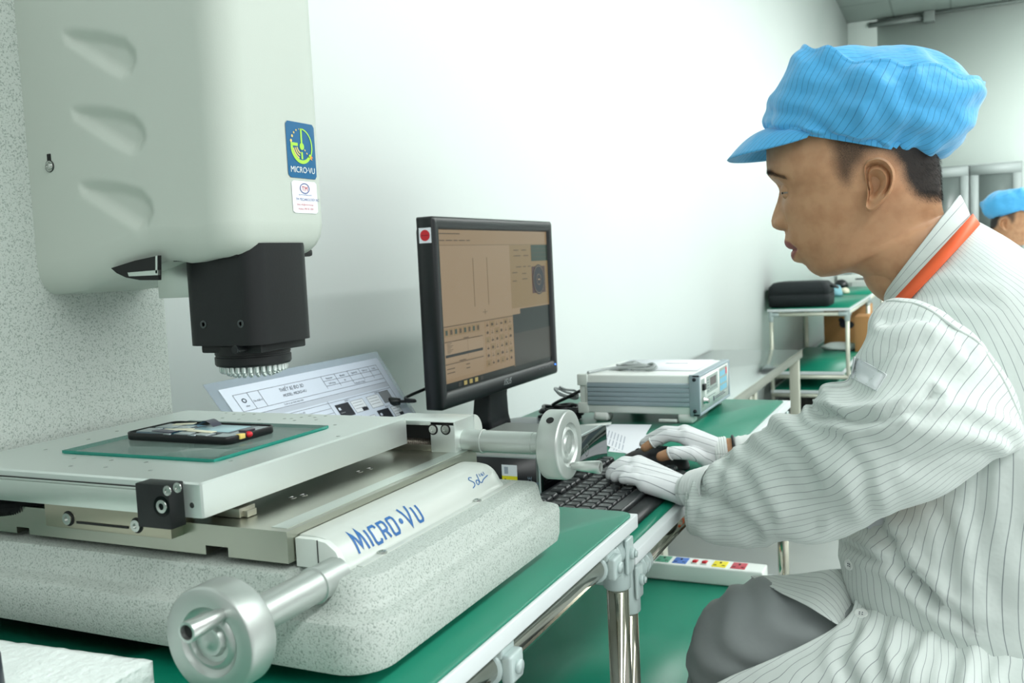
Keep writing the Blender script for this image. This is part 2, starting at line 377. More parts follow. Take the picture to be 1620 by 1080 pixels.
# power strip lying on the lower shelf
def power_strip():
    x0, x1, y0, y1, z0, z1 = 2.058, 2.118, 0.384, 0.70, 0.2972, 0.336
    t = thing('power_strip', 'long white power strip with coloured sockets on the shelf under the keyboard table', 'power strip', ((x0+x1)/2, (y0+y1)/2, z0))
    mb = MB(); mb.box((x0, y0, z0), (x1, y1, z1), .004, 3); mb.build('case', 'white', t)
    cx = (x0+x1)/2
    seq = [(1050, 'green'), (1077, 'blue'), (1100, 'sw'), (1115, 'sw'), (1139, 'yellow'), (1169, 'red')]
    cm = {'green': mat('green_socket', srgb(70, 150, 120), .4), 'blue': mat('blue_socket', srgb(64, 110, 190), .4), 'yellow': K['yellow'], 'red': mat('red_socket', srgb(196, 60, 78), .4)}
    for px, k in seq:
        y = PX(px, 900, 2.085).y
        if k == 'sw':
            f = MB().box((cx-.014, y-.007, z1-.001), (cx+.014, y+.007, z1+.0015), .001).build('switch', 'lightgrey', t)
            MB().box((cx-.010, y-.005, z1), (cx+.010, y+.005, z1+.005), .001, rot=Matrix.Rotation(.18, 3, 'Y')).build('rocker', 'red', f)
        else:
            f = MB().box((cx-.021, y-.016, z1-.001), (cx+.021, y+.016, z1+.001), .0005).build('socket', cm[k], t)
            h = MB()
            h.box((cx+.004, y-.002, z1+.0008), (cx+.014, y+.002, z1+.0014)); h.box((cx-.012, y+.006, z1+.0008), (cx-.008, y+.013, z1+.0014)); h.box((cx-.012, y-.013, z1+.0008), (cx-.008, y-.006, z1+.0014))
            h.build('socket_holes', 'dark', f)
power_strip()

# ================================================================ measuring machine (numbers below are in its own frame, MS() puts them in the room)
SF = 0.906
MSM = Matrix.Translation((0, 0, CAMH-1.07*SF)) @ Matrix.Diagonal((SF, SF, SF, 1))
def MS(p): return MSM @ Vector(p)
class MM(MB):
    def build(s, *a, **k):
        bmesh.ops.transform(s.bm, matrix=MSM, verts=s.bm.verts); return MB.build(s, *a, **k)
mach = thing('measuring_machine', 'large cream and grey video measuring machine with handwheels standing on the foreground table', 'measuring machine', MS((0.74, 0.66, 0.7495)))
def boolean(obj, cutter):
    md = obj.modifiers.new('cut', 'BOOLEAN'); md.operation = 'DIFFERENCE'; md.solver = 'EXACT'; md.object = cutter
    bpy.context.view_layer.update(); dg = bpy.context.evaluated_depsgraph_get()
    me = bpy.data.meshes.new_from_object(obj.evaluated_get(dg)); obj.modifiers.clear(); old = obj.data; obj.data = me; me.name = obj.name
    bm = bmesh.new(); bm.from_mesh(me); sharp(bm, 40)
    for f in bm.faces: f.smooth = True
    bm.to_mesh(me); bm.free(); bpy.data.objects.remove(cutter)
# cast base: a two-tier casting with soft shoulders
def cast_base():
    T = [(.7660, .566, .930, .394, .030), (.7680, .562, .936, .390, .034), (.776, .560, .939, .3885, .036), (.800, .562, .940, .3876, .038), (.8048, .564, .9395, .3888, .038), (.8066, .568, .937, .3925, .038), (.8078, .5745, .932, .3980, .036),
         (.8098, .5785, .929, .4015, .034), (.815, .5805, .9275, .4035, .034), (.829, .584, .926, .4060, .034), (.8315, .5855, .925, .4072, .034), (.8325, .589, .922, .4105, .034)]
    rings = []
    for z, x0, x1, y0, r in T:
        rr_ = .014; R = []
        for cx, cy, a0, q in [(x1-rr_, 1.05-rr_, 0, rr_), (x0+r, 1.05-r, 90, r), (x0+r, y0+r, 180, r), (x1-rr_, y0+rr_, 270, rr_)]:
            for i in range(11): a = radians(a0+9*i); R.append(Vector((cx+q*cos(a), cy+q*sin(a), z)))
        rings.append(R)
    mb = MM(); mb.loft(rings)
    return mb.build('base', 'hammer', mach, ang=30)
base = cast_base()
cut = MM(); cut.lathe([(0, .0250), (.066, .0250), (.077, .0225), (.084, .016), (.087, .006)], (.53, .4570, .8335), (1, 0, 0), 32); pass
boolean(base, cut.build('cutter', 'hammer', mach))
MM().box((.60, .435, .7497), (.90, 1.03, .7665), .002).build('under_base_shade', 'dark', mach)  # dark block added to deepen the shade under the casting
for (x, y) in ((.61, .44), (.89, .44), (.61, .98), (.89, .98)):
    MM().cyl((x, y, .7497), (x, y, .7675), .017, .015, n=24).build('foot', 'blackp', mach)
# column
mb = MM(); mb.loft([rrect(.570, .884, .880, 1.06, .012, z, 6) for z in (.8325, .9, 1.0, 1.2, 1.42)]); mb.build('column', 'hammer', mach)

# head housing with three soft finger recesses in its side
def housing():
    X0, X1, Y0, Y1 = .703, .862, .612, .884; R = .030; rb = .040
    rec = [[(100, 52), (118, 49), (160, 52), (196, 62), (212, 80), (214, 98), (206, 116), (193, 121), (175, 112), (140, 90), (104, 66)],
           [(114, 173), (132, 170), (174, 173), (210, 183), (226, 201), (229, 219), (220, 238), (207, 242), (189, 233), (154, 211), (118, 187)],
           [(126, 291), (144, 288), (186, 291), (222, 301), (238, 319), (241, 337), (232, 357), (219, 362), (201, 352), (166, 330), (130, 306)]]
    S_inv = MSM.inverted()
    polys = []
    for pg in rec:
        q = []
        for (x, y) in pg:
            p = S_inv @ PX(x, y, X0*SF); q.append((p.y, p.z))
        polys.append(q)
    def sd(py, pz, pg):
        best = 1e9; ins = False; n = len(pg)
        for i in range(n):
            ax, ay = pg[i]; bx, by = pg[(i+1) % n]
            dx, dy = bx-ax, by-ay; t = max(0, min(1, ((py-ax)*dx+(pz-ay)*dy)/(dx*dx+dy*dy)))
            d = (py-ax-t*dx)**2 + (pz-ay-t*dy)**2; best = min(best, d)
            if (ay > pz) != (by > pz) and py < (bx-ax)*(pz-ay)/(by-ay)+ax: ins = not ins
        return -sqrt(best) if ins else sqrt(best)
    def depth(y, z):
        d = 0
        for pg in polys:
            my = sum(p[0] for p in pg)/len(pg); mz = sum(p[1] for p in pg)/len(pg)
            if abs(y-my) > .08 or abs(z-mz) > .06: continue
            d = max(d, .0072*smooth(.0040, -.0105, sd(y, z, pg)))
        return d
    # perimeter: start at (X0,Y1), down the side towards Y0, round the front corners, back along the far side
    per = []
    N = 120
    for i in range(N+1): per.append((X0, lerp(Y1, Y0+R, i/N), 1))
    for i in range(1, 13): a = pi + (pi/2)*i/12; per.append((X0+R+R*cos(a), Y0+R+R*sin(a), 0))
    for i in range(1, 10): per.append((lerp(X0+R, X1-R, i/10), Y0, 0))
    for i in range(0, 13): a = 1.5*pi + (pi/2)*i/12; per.append((X1-R+R*cos(a), Y0+R+R*sin(a), 0))
    for i in range(1, 12): per.append((X1, lerp(Y0+R, Y1, i/11), 0))
    cx, cy = (X0+X1)/2, (Y0+Y1)/2
    def zb(y):
        return interp([(.60, 1.0880), (.63, 1.0870), (.655, 1.0840), (.67, 1.0835), (.69, 1.0865), (.712, 1.0875), (.735, 1.0840), (.79, 1.0700), (.84, 1.0600), (.90, 1.0560)], y)
    Z = [0, .04, .10, .18, .28, .40, .55, .75, 1]     # rounding part
    rings = []
    for t in Z[:-1]:
        a = t*pi/2; r = []
        for (x, y, f) in per:
            ins = rb*(1-sin(a))*0.55; z = zb(y) + rb*0.8*(1-cos(a))
            dx = cx-x; dy = cy-y; L = sqrt(dx*dx+dy*dy)
            nx = max(-1, min(1, dx/(.04))); ny = max(-1, min(1, dy/.10)) if y < .80 else 0
            if y > .80: ny = 0
            r.append(Vector((x+nx*ins, y+ny*ins, z)))
        rings.append(r)
    M = 120
    for j in range(M+1):
        tz = j/M; r = []
        for (x, y, f) in per:
            z = lerp(zb(y)+rb*0.8, 1.42, tz); xx = x
            if f: xx += depth(y, z)
            # slight draft: wider towards the top
            r.append(Vector((xx, y, z)))
        rings.append(r)
    mb = MM(); mb.loft(rings, closed=True, cap0=True, cap1=True)
    return mb.build('head_housing', 'cream', mach, ang=60), zb
hous, zbh = housing()
# keyhole screw on the housing side
S_inv = MSM.inverted()
sc = S_inv @ PX(79, 263, .703*SF); st_ = S_inv @ PX(80, 246, .703*SF)
t = MM(); t.cyl((.7022, sc.y, sc.z), (.7042, sc.y, sc.z), .0062, n=20); t.box((.7022, sc.y-.0028, sc.z), (.7042, sc.y+.0028, st_.z+.002), .0008); ks = t.build('keyhole', 'dark', hous)
t = MM(); t.lathe([(0, .0056), (.001, .0056), (.001, .0042), (.003, .0036), (.0035, .0022), (.0025, .002)], (.7030, sc.y, sc.z), (-1, 0, 0), 20); t.build('screw', 'screw', hous)
# dark underside with cut-out, bright guide plate
t = MM(); t.box((.728, .632, 1.086), (.850, .875, 1.094), .003); t.build('underside_plate', 'dark', mach)
def hx(px_, py_, X): return S_inv @ PX(px_, py_, X*SF)
cutp = [(176, 424), (214, 412), (251, 404), (251, 443), (222, 443), (200, 439), (185, 432)]
t = MM(); t.prism([Vector((.7026, hx(a, b, .703).y, hx(a, b, .703).z)) for a, b in cutp], (.004, 0, 0)); cu = t.build('cut_out', 'dark', hous)
t = MM(); t.prism([Vector((.7020, hx(a, b, .703).y, hx(a, b, .703).z)) for a, b in [(203, 431), (251, 427), (251, 435), (205, 437)]], (.003, 0, 0)); t.build('rail_edge', 'alub', cu)
t = MM(); t.prism([Vector((.7020, hx(a, b, .703).y, hx(a, b, .703).z)) for a, b in [(247, 405), (250, 404), (250, 432), (247, 432)]], (.003, 0, 0)); t.build('rail_edge', 'alub', cu)
p0 = hx(251, 472, .742); p1 = hx(304, 472, .742)
t = MM(); t.box((.742, p1.y, p0.z), (.790, p0.y, 1.098), .001); t.build('lens_bracket', 'alub', mach)

# logo plate and service sticker on the front
def front_plate():
    Y = .612
    tl = S_inv @ PY(450, 190, Y*SF); br = S_inv @ PY(502, 280, Y*SF); bl = S_inv @ PY(458, 277, Y*SF); tr = S_inv @ PY(496, 194, Y*SF)
    return tl, tr, br, bl
# the housing front carries the stickers on a curved corner: map (u 0..1, v 0..1) to that surface
def hfront(u, v, off=.0004, px=None):
    """u in metres from the sticker's left, v metres up, wrapped round the front right corner"""
    X1, Y0, R = .862, .612, .030
    s = u
    flat = (X1-R) - px[0]
    if s <= flat: p = Vector((px[0]+s, Y0-off, px[1]+v))
    else:
        a = (s-flat)/R; p = Vector((X1-R+(R+off)*sin(a), Y0+R-(R+off)*cos(a), px[1]+v))
    return p
def sheet(mb, u0, v0, u1, v1, fn, off, mi, n=10, r=0.0):
    rings = []
    for i in range(n+1):
        u = lerp(u0, u1, i/n); e = 0
        d = min(u-u0, u1-u)
        if r > 0 and d < r: e = r - sqrt(max(0, r*r-(r-d)**2))
        rings.append([fn(u, v0+e, off), fn(u, v1-e, off)])
    mb.loft(rings, closed=False, mi=mi)
def arc_strip(mb, c, r0, r1, a0, a1, fn, off, mi, n=20, r0e=None, r1e=None):
    rings = []
    for i in range(n+1):
        t = i/n; a = radians(lerp(a0, a1, t)); ra = lerp(r0, r0 if r0e is None else r0e, t); rb_ = lerp(r1, r1 if r1e is None else r1e, t)
        rings.append([fn(c[0]+ra*cos(a), c[1]+ra*sin(a), off), fn(c[0]+rb_*cos(a), c[1]+rb_*sin(a), off)])
    mb.loft(rings, closed=False, mi=mi)
pl = S_inv @ PY(451, 190, .612*SF); pb = S_inv @ PY(458, 280, .612*SF)
W_, H_ = .048, pl.z-pb.z
px0 = (pl.x-.001, pb.z)
fn = lambda u, v, off=.0004: hfront(u, v, off, px0)
t = MM(); sheet(t, 0, 0, W_, H_, fn, .0006, 0, 14, .003)
c = (W_*.50, H_*.58); R0 = W_*.38
arc_strip(t, c, R0*.80, R0, 180, 330, fn, .0010, 1, 26, R0*.80, R0*1.0)
arc_strip(t, c, R0*.90, R0*1.0, -30, 88, fn, .0010, 1, 22, R0*.93, R0*1.0)
def bar(mb, u0, v0, u1, v1, w, mi, off=.0010, n=4):
    d = Vector((u1-u0, v1-v0)).normalized(); q = Vector((-d.y, d.x))*w/2
    mb.loft([[fn(lerp(u0, u1, i/n)-q.x, lerp(v0, v1, i/n)-q.y, off), fn(lerp(u0, u1, i/n)+q.x, lerp(v0, v1, i/n)+q.y, off)] for i in range(n+1)], closed=False, mi=mi)
bar(t, c[0]+R0*.02, c[1]+R0*.98, c[0]+R0*.02, c[1], R0*.14, 1)
arc_strip(t, (c[0]+R0*.02, c[1]-R0*.02), 0, R0*.20, 0, 360, fn, .0011, 1, 16)
bar(t, c[0]-R0*.98, c[1]+R0*.06, c[0]-R0*.34, c[1]+R0*.06, R0*.17, 1)
bar(t, c[0], c[1]-R0*.34, c[0], c[1]-R0*.74, R0*.15, 1)
for k, rr in enumerate((.74, .58, .42)): arc_strip(t, (c[0], c[1]), R0*(rr-.04), R0*(rr+.04), 192, 250, fn, .0010, 2, 8)
for k, (a, rr) in enumerate([(100, .035), (116, .05), (132, .065), (148, .08), (166, .095)]):
    arc_strip(t, (c[0]+R0*.95*cos(radians(a)), c[1]+R0*.95*sin(radians(a))), 0, R0*rr, 0, 360, fn, .0010, 2, 10)
for k in range(3): bar(t, c[0]+R0*(.25+.17*k), c[1]-R0*(.18+.17*k), c[0]+R0*(.33+.17*k), c[1]-R0*(.26+.17*k), R0*.07, 2)
arc_strip(t, (c[0]+R0*.84, c[1]-R0*.62), 0, R0*.16, 0, 300, fn, .0012, 3, 3)
t.text('MICRO·VU', (0, 0, 0), (1, 0, 0), (0, 1, 0), .0088, mi=4, mapfn=lambda u, v: fn(.0035+u*.98, .0055+v, .0010))
lp = t.build('logo_plate', ['teal', 'lime', 'sand', mat('orange_print', srgb(232, 158, 60), .5), 'white'], hous, ang=80)
lp['label'] = 'blue logo plate with lime green emblem'
t = MM(); sy = px0[1]-.0025
g = lambda u, v, off=.0004: hfront(u, v, off, (px0[0]+.004, sy-.0335))
sheet(t, 0, 0, .042, .033, g, .0006, 0, 12, .002)
arc_strip(t, (.021, .0255), .0046, .0054, 0, 360, lambda u, v, o: g(.021+(u-.021)*1.5, v, o), .0010, 1, 28)
for s_, u_, v_, z_, mi in [('TM', .0162, .0228, .0072, 2), ('VN-TM TECHNOLOGY', .010, .0180, .0022, 1), ('TM TECHNOLOGY INC', .0052, .0128, .0038, 1), ('Email: info@tmtechnology', .0062, .0080, .0026, 2), ('Hotline: 090 301 0500', .0085, .0035, .0028, 2)]:
    t.text(s_, (0, 0, 0), (1, 0, 0), (0, 1, 0), z_, mi=mi, mapfn=lambda u, v, a=u_, b=v_: g(a+u, b+v, .0010))
st = t.build('service_sticker', ['paper', mat('navy_print', srgb(52, 70, 140), .5), mat('dull_red_print', srgb(190, 70, 80), .5)], hous, ang=80)
st['label'] = 'small white service sticker'

# black optics barrel housing and LED ring
def optics():
    C = (.778, .663); a = .0475; r = .019
    mb = MM(); R = []
    def ring(z, g=0, cutx=0):
        p = rrect(C[0]-a+g, C[0]+a-g, C[1]-a+g, C[1]+a-g, r, z, 8); return p
    mb.loft([ring(z) for z in (1.000, 1.0015, 1.03, 1.06, 1.10)]); o = mb.build('optics_housing', 'black', mach, ang=30)
    t = MM(); t.box((C[0]-.036, C[1]-.041, .9915), (C[0]+.036, C[1]+.036, 1.001), .002); t.build('mounting_plate', 'black', o)
    t = MM(); t.lathe([(0, .034), (.001, .0375), (.003, .0388), (.010, .0388), (.0105, .0378), (.012, .0378), (.0125, .0385), (.020, .038), (.022, .038)], (C[0], C[1], .976), (0, 0, 1), 48); rg = t.build('ring_light', 'black', o, ang=25)
    led0 = None; clear = mat('clear_led', srgb(222, 230, 228), .08, .55, .8, trans=.3, ior=1.5)
    k = 0
    for rr, n, z in ((.0325, 32, .9745), (.0262, 26, .9715), (.0200, 18, .9695)):
        for i in range(n):
            an = 2*pi*i/n + k*.1; x = C[0]+rr*cos(an); y = C[1]+rr*sin(an)
            if led0 is None:
                t = MM(); t.lathe([(0, .0004), (.0006, .0016), (.0018, .0024), (.003, .0026), (.010, .0026), (.0102, .0031), (.0115, .0031)], (x, y, z-.0055), (0, 0, 1), 10); led0 = t.build('led', clear, rg, ang=40); P0 = Vector((x, y, z))
            else:
                dup_child(led0, rg, (Vector((x, y, z))-P0)*SF)
        k += 1
    for px_, py_ in ((322, 513), (381, 512)):
        p = S_inv @ PX(px_, py_, (C[0]-a)*SF)
        t = MM(); t.lathe([(0, .0040), (.0006, .0040), (.0007, .0022), (-.0004, .0018)], (C[0]-a, p.y, p.z), (-1, 0, 0), 20); t.build('screw', mat('dark_screw', srgb(78, 84, 84), .4, .6), o)
    t = MM(); t.cyl((C[0]-.050, C[1]-.02, .9965), (C[0]-.034, C[1]-.02, .9965), .0042, n=16); t.build('screw', 'blackp', o)
optics()
# lower cross slide
def slide():
    mb = MM(); x0, x1, y0, y1 = .592, .925, .4835, .872
    prof = [(y0, .838), (.545, .838), (.545, .846), (.569, .846), (.569, .838), (.783, .838), (.783, .844), (.800, .844), (.800, .838), (.845, .838), (.845, .864), (y0, .864)]
    mb.prism([Vector((x0, y, z)) for y, z in prof], (x1-x0, 0, 0), bev=0)
    o = mb.build('cross_slide', 'steel', mach, ang=20)
    t = MM(); t.box((.600, .489, .8638), (.918, .505, .8644)); t.build('ground_edge', 'alub', o)
    for (px_, py_) in ((463, 787), (480, 783), (568, 746), (585, 741)):
        p = S_inv @ PZ(px_, py_, MS((0, 0, .864)).z)
        t = MM(); t.lathe([(0, .0038), (.0004, .0038), (.0004, .0028), (-.0002, .0026)], (p.x, p.y, .864), (0, 0, 1), 18); t.build('screw', 'screw', o)
    t = MM(); t.box((.905, .50, .8635), (.945, .64, .871), .0008); t.build('end_bar', mat('bronzed_steel', srgb(150, 148, 136), .35, .9), o)
    return o
slide()
# bearing carriage with two socket screws
t = MM(); t.box((.578, .592, .853), (.606, .742, .876), .0008); car = t.build('bearing_carriage', mat('nickel_steel', srgb(176, 172, 154), .32, .9), mach)
for y in (.630, .712):
    MM().lathe([(0, .0068), (.0003, .0068)], (.5778, y, .8622), (-1, 0, 0), 20).build('counterbore', 'dark', car)
    MM().lathe([(0, .0052), (.0022, .0052), (.0022, .0024), (.0008, .0024)], (.5776, y, .8622), (-1, 0, 0), 20).build('screw', 'screw', car)
MM().box((.5772, .640, .8585), (.5785, .702, .8605)).build('slot', 'dark', car)
t = MM(); q0 = S_inv @ PZ(362, 818, MS((0, 0, .8645)).z); t.box((q0.x, q0.y-.012, .8645), (q0.x+.020, q0.y+.02, .8725), .0006); t.box((q0.x+.004, q0.y-.017, .8645), (q0.x+.016, q0.y-.011, .870), .0005); t.build('stop_clip', mat('clip_steel', srgb(176, 176, 162), .35, .9), mach)
# upper stage frame with the glass window
def stage():
    x0, x1, y0, y1 = .570, .888, .548, .868; gx0, gx1, gy0, gy1 = .638, .812, .596, .790; z0, z1 = .876, .905
    outer = rrect(x0, x1, y0, y1, .004, 0, 3); inner = rrect(gx0, gx1, gy0, gy1, .010, 0, 3)
    n = len(outer)
    def R(pts, z, g=0, cx=0, cy=0):
        return [Vector((p.x, p.y, z)) for p in pts]
    o2 = rrect(x0+.0016, x1-.0016, y0+.0016, y1-.0016, .003, 0, 3); i2 = rrect(gx0-.001, gx1+.001, gy0-.001, gy1+.001, .010, 0, 3)
    i3 = rrect(gx0, gx1, gy0, gy1, .010, 0, 3)
    rings = [R(outer, z0), R(outer, z1-.0016), R(o2, z1), R(i2, z1), R(i3, z1-.001), R(i3, z0)]
    mb = MM(); mb.loft(rings, closed=True, cap0=False, cap1=False, loop=True)
    o = mb.build('stage', 'alu', mach, ang=24)
    # glass plate, standing a little proud so its green edge shows
    t = MM(); t.box((gx0+.0012, gy0+.0012, z1-.0012), (gx1-.0012, gy1-.0012, z1+.0028), .0004); t.recalc()
    for f in t.bm.faces: f.material_index = 0 if abs(f.normal.z) > .7 else 1
    g = t.build('stage_glass', ['glass', 'glassedge'], o)
    # dark well below the window
    MM().box((gx0-.01, gy0-.01, .8645), (gx1+.01, gy1+.01, .866)).build('well_floor', mat('dull_grey_metal', srgb(190, 200, 194), .5, .2), o)
    pts = [(95, 712), (110, 722), (163, 738), (168, 745), (238, 728), (262, 744), (318, 740), (235, 700)]
    hol = [(72, 711), (117, 725), (112, 737), (167, 739), (176, 728), (231, 731), (238, 744), (365, 729), (415, 698), (423, 709), (358, 653), (370, 655), (385, 656), (402, 655), (461, 662), (466, 665), (477, 660), (490, 658), (498, 660), (467, 672), (500, 664), (515, 658), (352, 661), (410, 664), (530, 672), (450, 662), (378, 663), (535, 690), (140, 695), (185, 682)]
    for (a, b) in hol:
        p = S_inv @ PZ(a, b, MS((0, 0, z1)).z)
        if x0+.006 < p.x < x1-.006 and y0+.006 < p.y < y1-.006 and not (gx0-.006 < p.x < gx1+.006 and gy0-.006 < p.y < gy1+.006):
            t = MM(); t.lathe([(.0001, .0021), (.0002, .0021)], (p.x, p.y, z1), (0, 0, 1), 12, mi=0); t.lathe([(.0002, .0015), (.0003, .0014)], (p.x, p.y, z1), (0, 0, 1), 12, mi=1)
            t.build('tapped_hole', ['screw', mat('hole_grey', srgb(110, 118, 114), .5)] if 0 else ['screw', 'screw'], o)
    # side cover of the scale, its slot line and the black end block
    t = MM(); t.box((.5655, .606, .8775), (.5705, .868, .8965), .0008); cv = t.build('scale_cover', 'alub', o)
    MM().box((.5692, .606, .8980), (.5705, .868, .8990)).build('slot', 'dark', o)
    t = MM(); t.box((.5540, .567, .8695), (.5710, .603, .9060), .0015); eb = t.build('end_block', 'black', mach)
    for (a, b, r) in ((265, 776, .0042), (281, 771, .0042), (256, 801, .0056)):
        p = S_inv @ PX(a, b, .5540*SF)
        if r > .005: MM().lathe([(.0001, .0085), (.0003, .0085)], (.554, p.y, p.z), (-1, 0, 0), 24).build('recess', 'gloss', eb)
        MM().lathe([(0, r), (.0006, r*.96), (.0007, r*.5), (-.0006, r*.45)], (.5538, p.y, p.z), (-1, 0, 0), 18).build('screw', 'screw', eb)
    p = S_inv @ PX(304, 799, .570*SF)
    MM().lathe([(.0001, .0024), (.0003, .0024)], (.570, p.y, p.z), (-1, 0, 0), 16).build('tapped_hole', 'screw', o)
    return o
stage()
# corrugated cable going off behind the slide
t = MM(); pts = [Vector((.600, .86, .8585)), Vector((.592, .835, .861)), Vector((.598, .80, .863)), Vector((.61, .76, .866))]
P = catmull(pts, 26); rings = []
for i, q in enumerate(P):
    d = (P[min(i+1, len(P)-1)]-P[max(i-1, 0)]).normalized(); a, b = t.frame(d); r = .0085 + .0012*(1 if i % 2 else -1)
    rings.append([q+(a*cos(2*pi*k/14)+b*sin(2*pi*k/14))*r for k in range(14)])
t.loft(rings); t.build('corrugated_hose', 'blackp', mach, ang=10)

# satin cover along the front edge with the maker's name
CX0, CX1 = .607, .925
def cprof(t):
    """profile of the cover, t 0..1 from the front lip up to the back edge (y, z)"""
    P = [(.4355, .8325), (.4375, .8338), (.4395, .8365), (.4425, .8425), (.4480, .8500), (.4560, .8555), (.4650, .8575), (.4740, .8580), (.4825, .8580)]
    f = t*(len(P)-1); i = min(int(f), len(P)-2); k = f-i
    Q = [Vector((p[0], p[1], 0)) for p in P]
    p0 = Q[max(i-1, 0)]; p1 = Q[i]; p2 = Q[i+1]; p3 = Q[min(i+2, len(Q)-1)]
    v = 0.5*((2*p1)+(p2-p0)*k+(2*p0-5*p1+4*p2-p3)*k*k+(3*p1-p0-3*p2+p3)*k**3)
    return v.x, v.y
def cover():
    rings = []
    xs = [CX0, CX0+.0005] + [lerp(CX0, CX1-.045, i/24) for i in range(1, 25)] + [CX1-.045+.045*sin(pi/2*i/14) for i in range(1, 15)]
    for x in xs:
        e = max(0, (x-(CX1-.045))/.045); k = sqrt(max(0, 1-e*e)); r = []
        for j in range(41):
            y, z = cprof(j/40)
            y = lerp(.478, y, max(k, .0)) if y < .478 else y
            y = lerp(y, min(y, cprof(j/40)[0]), 0)
            z = .8330 + (z-.8330)*k if z > .8330 else z
            r.append(Vector((x, y, z)))
        r += [Vector((x, .4825, .8330))]
        rings.append(r)
    mb = MM(); mb.loft(rings, closed=True, cap0=True, cap1=True); o = mb.build('front_cover', 'cover', mach, ang=40)
    # lip where the cover meets the casting
    t = MM(); t.box((CX0+.01, .4300, .8322), (CX1-.012, .4362, .8334), .0004); t.build('lip', 'cover', o)
    for (a, b) in ((623, 876), (768, 793)):
        p = S_inv @ PZ(a, b, MS((0, 0, .8335)).z)
        MM().lathe([(0, .0042), (.0016, .0040), (.0020, .003), (.0012, .0018)], (p.x, .4335, .8334), (0, 0, 1), 18).build('screw', 'screw', o)
    return o
cov = cover()
def csurf(x, s, off=.0004):
    """point on the cover, x along, s metres measured up the profile from its lip"""
    N = 60; acc = 0; py, pz = cprof(0)
    for i in range(1, N+1):
        y, z = cprof(i/N); d = sqrt((y-py)**2+(z-pz)**2)
        if acc+d >= s or i == N:
            k = (s-acc)/d; yy = lerp(py, y, k); zz = lerp(pz, z, k); ny, nz = -(z-pz)/d, (y-py)/d
            return Vector((x, yy+ny*off, zz+nz*off))
        acc += d; py, pz = y, z
def stroke(mb, pts, w, fn, off, mi=0, closed=False):
    """a lettering stroke of constant width with mitred corners, laid on a surface"""
    P = [Vector((p[0], p[1])) for p in pts]; Q = []
    for i in range(len(P)-1):
        for k in range(4): Q.append(P[i].lerp(P[i+1], k/4))
    Q.append(P[-1]); L = []; n = len(Q)
    for i in range(n):
        a = (Q[i]-Q[i-1]).normalized() if i > 0 else (Q[1]-Q[0]).normalized(); b = (Q[i+1]-Q[i]).normalized() if i < n-1 else a
        if closed and i in (0, n-1): a = (Q[-1]-Q[-2]).normalized(); b = (Q[1]-Q[0]).normalized()
        m_ = (a+b).normalized(); q = Vector((-m_.y, m_.x)); c_ = max(.5, m_.dot(a)); q = q*(w/2/c_)
        L.append([fn(Q[i].x-q.x, Q[i].y-q.y, off), fn(Q[i].x+q.x, Q[i].y+q.y, off)])
    mb.loft(L, closed=False, mi=mi)
GL = {'M': (.95, [[(0, 0), (.16, 1), (.47, .18), (.80, 1), (.95, 0)]]), 'I': (.10, [[(.05, 0), (.05, 1)]]),
      'C': (.70, [[(.70, .82), (.60, 1), (.12, 1), (0, .85), (0, .15), (.12, 0), (.60, 0), (.70, .18)]]),
      'R': (.70, [[(0, 0), (0, 1), (.56, 1), (.68, .88), (.68, .56), (.56, .46), (0, .46)], [(.38, .46), (.70, 0)]]),
      'O': (.74, [[(.12, 0), (0, .14), (0, .86), (.12, 1), (.62, 1), (.74, .86), (.74, .14), (.62, 0), (.12, 0)]]),
      'V': (.80, [[(0, 1), (.38, 0), (.80, 1)]]), 'U': (.66, [[(0, 1), (0, .14), (.12, 0), (.54, 0), (.66, .14), (.66, 1)]])}
def maker_name():
    mb = MM(); x = CX0+.022; H = .0200; k = .0155; base_s = .0085
    fn = lambda u, v, off: csurf(u, base_s+v, off)
    for ch, h in (('M', 1.0), ('I', .8), ('C', .8), ('R', .8), ('O', .8), ('.', 1), ('V', 1.0), ('U', .8)):
        if ch == '.':
            arc_strip(mb, (x+.003, H*.42), 0, .0027, 0, 360, fn, .0005, 0, 16); x += .0095; continue
        w_, ss = GL[ch]
        for s_ in ss: stroke(mb, [(x+p[0]*k*h, p[1]*H*h) for p in s_], .0027, fn, .0004, closed=(ch == 'O'))
        x += w_*k*h + .0052
    o = mb.build('maker_name', 'blue', cov, ang=80)
    mb = MM(); x = .868; b = .012
    S = [[(.008, .0150), (.0045, .0165), (.0012, .0140), (.0035, .0105), (.0055, .0075), (.0035, .0040), (-.002, .0020)],
         [(.0150, .0075), (.0115, .0090), (.0090, .0060), (.0100, .0030), (.0130, .0040), (.0155, .0075)], [(.0200, .0165), (.0165, .0090), (.0160, .0045), (.0190, .0035), (.0240, .0060), (.0360, .0085)]]
    x = .838
    f2 = lambda u, v, off: csurf(u, b+v*.8, off)
    for s_ in S:
        q = catmull([Vector((p[0], p[1], 0)) for p in s_], 4); stroke(mb, [(x+p.x*1.05, p.y) for p in q], .0013, f2, .0004)
    for ch, s_ in enumerate([[(.0225, .0110), (.0240, .0155)], [(.0290, .0150), (.0265, .0135), (.0262, .0110), (.0285, .0108), (.0288, .0128), (.0266, .0126)], [(.0315, .0110), (.0330, .0155)]]):
        stroke(mb, [(x+p[0]*1.05, p[1]) for p in s_], .0009, f2, .0004)
    mb.build('model_lettering', 'blue', cov, ang=80)
maker_name()
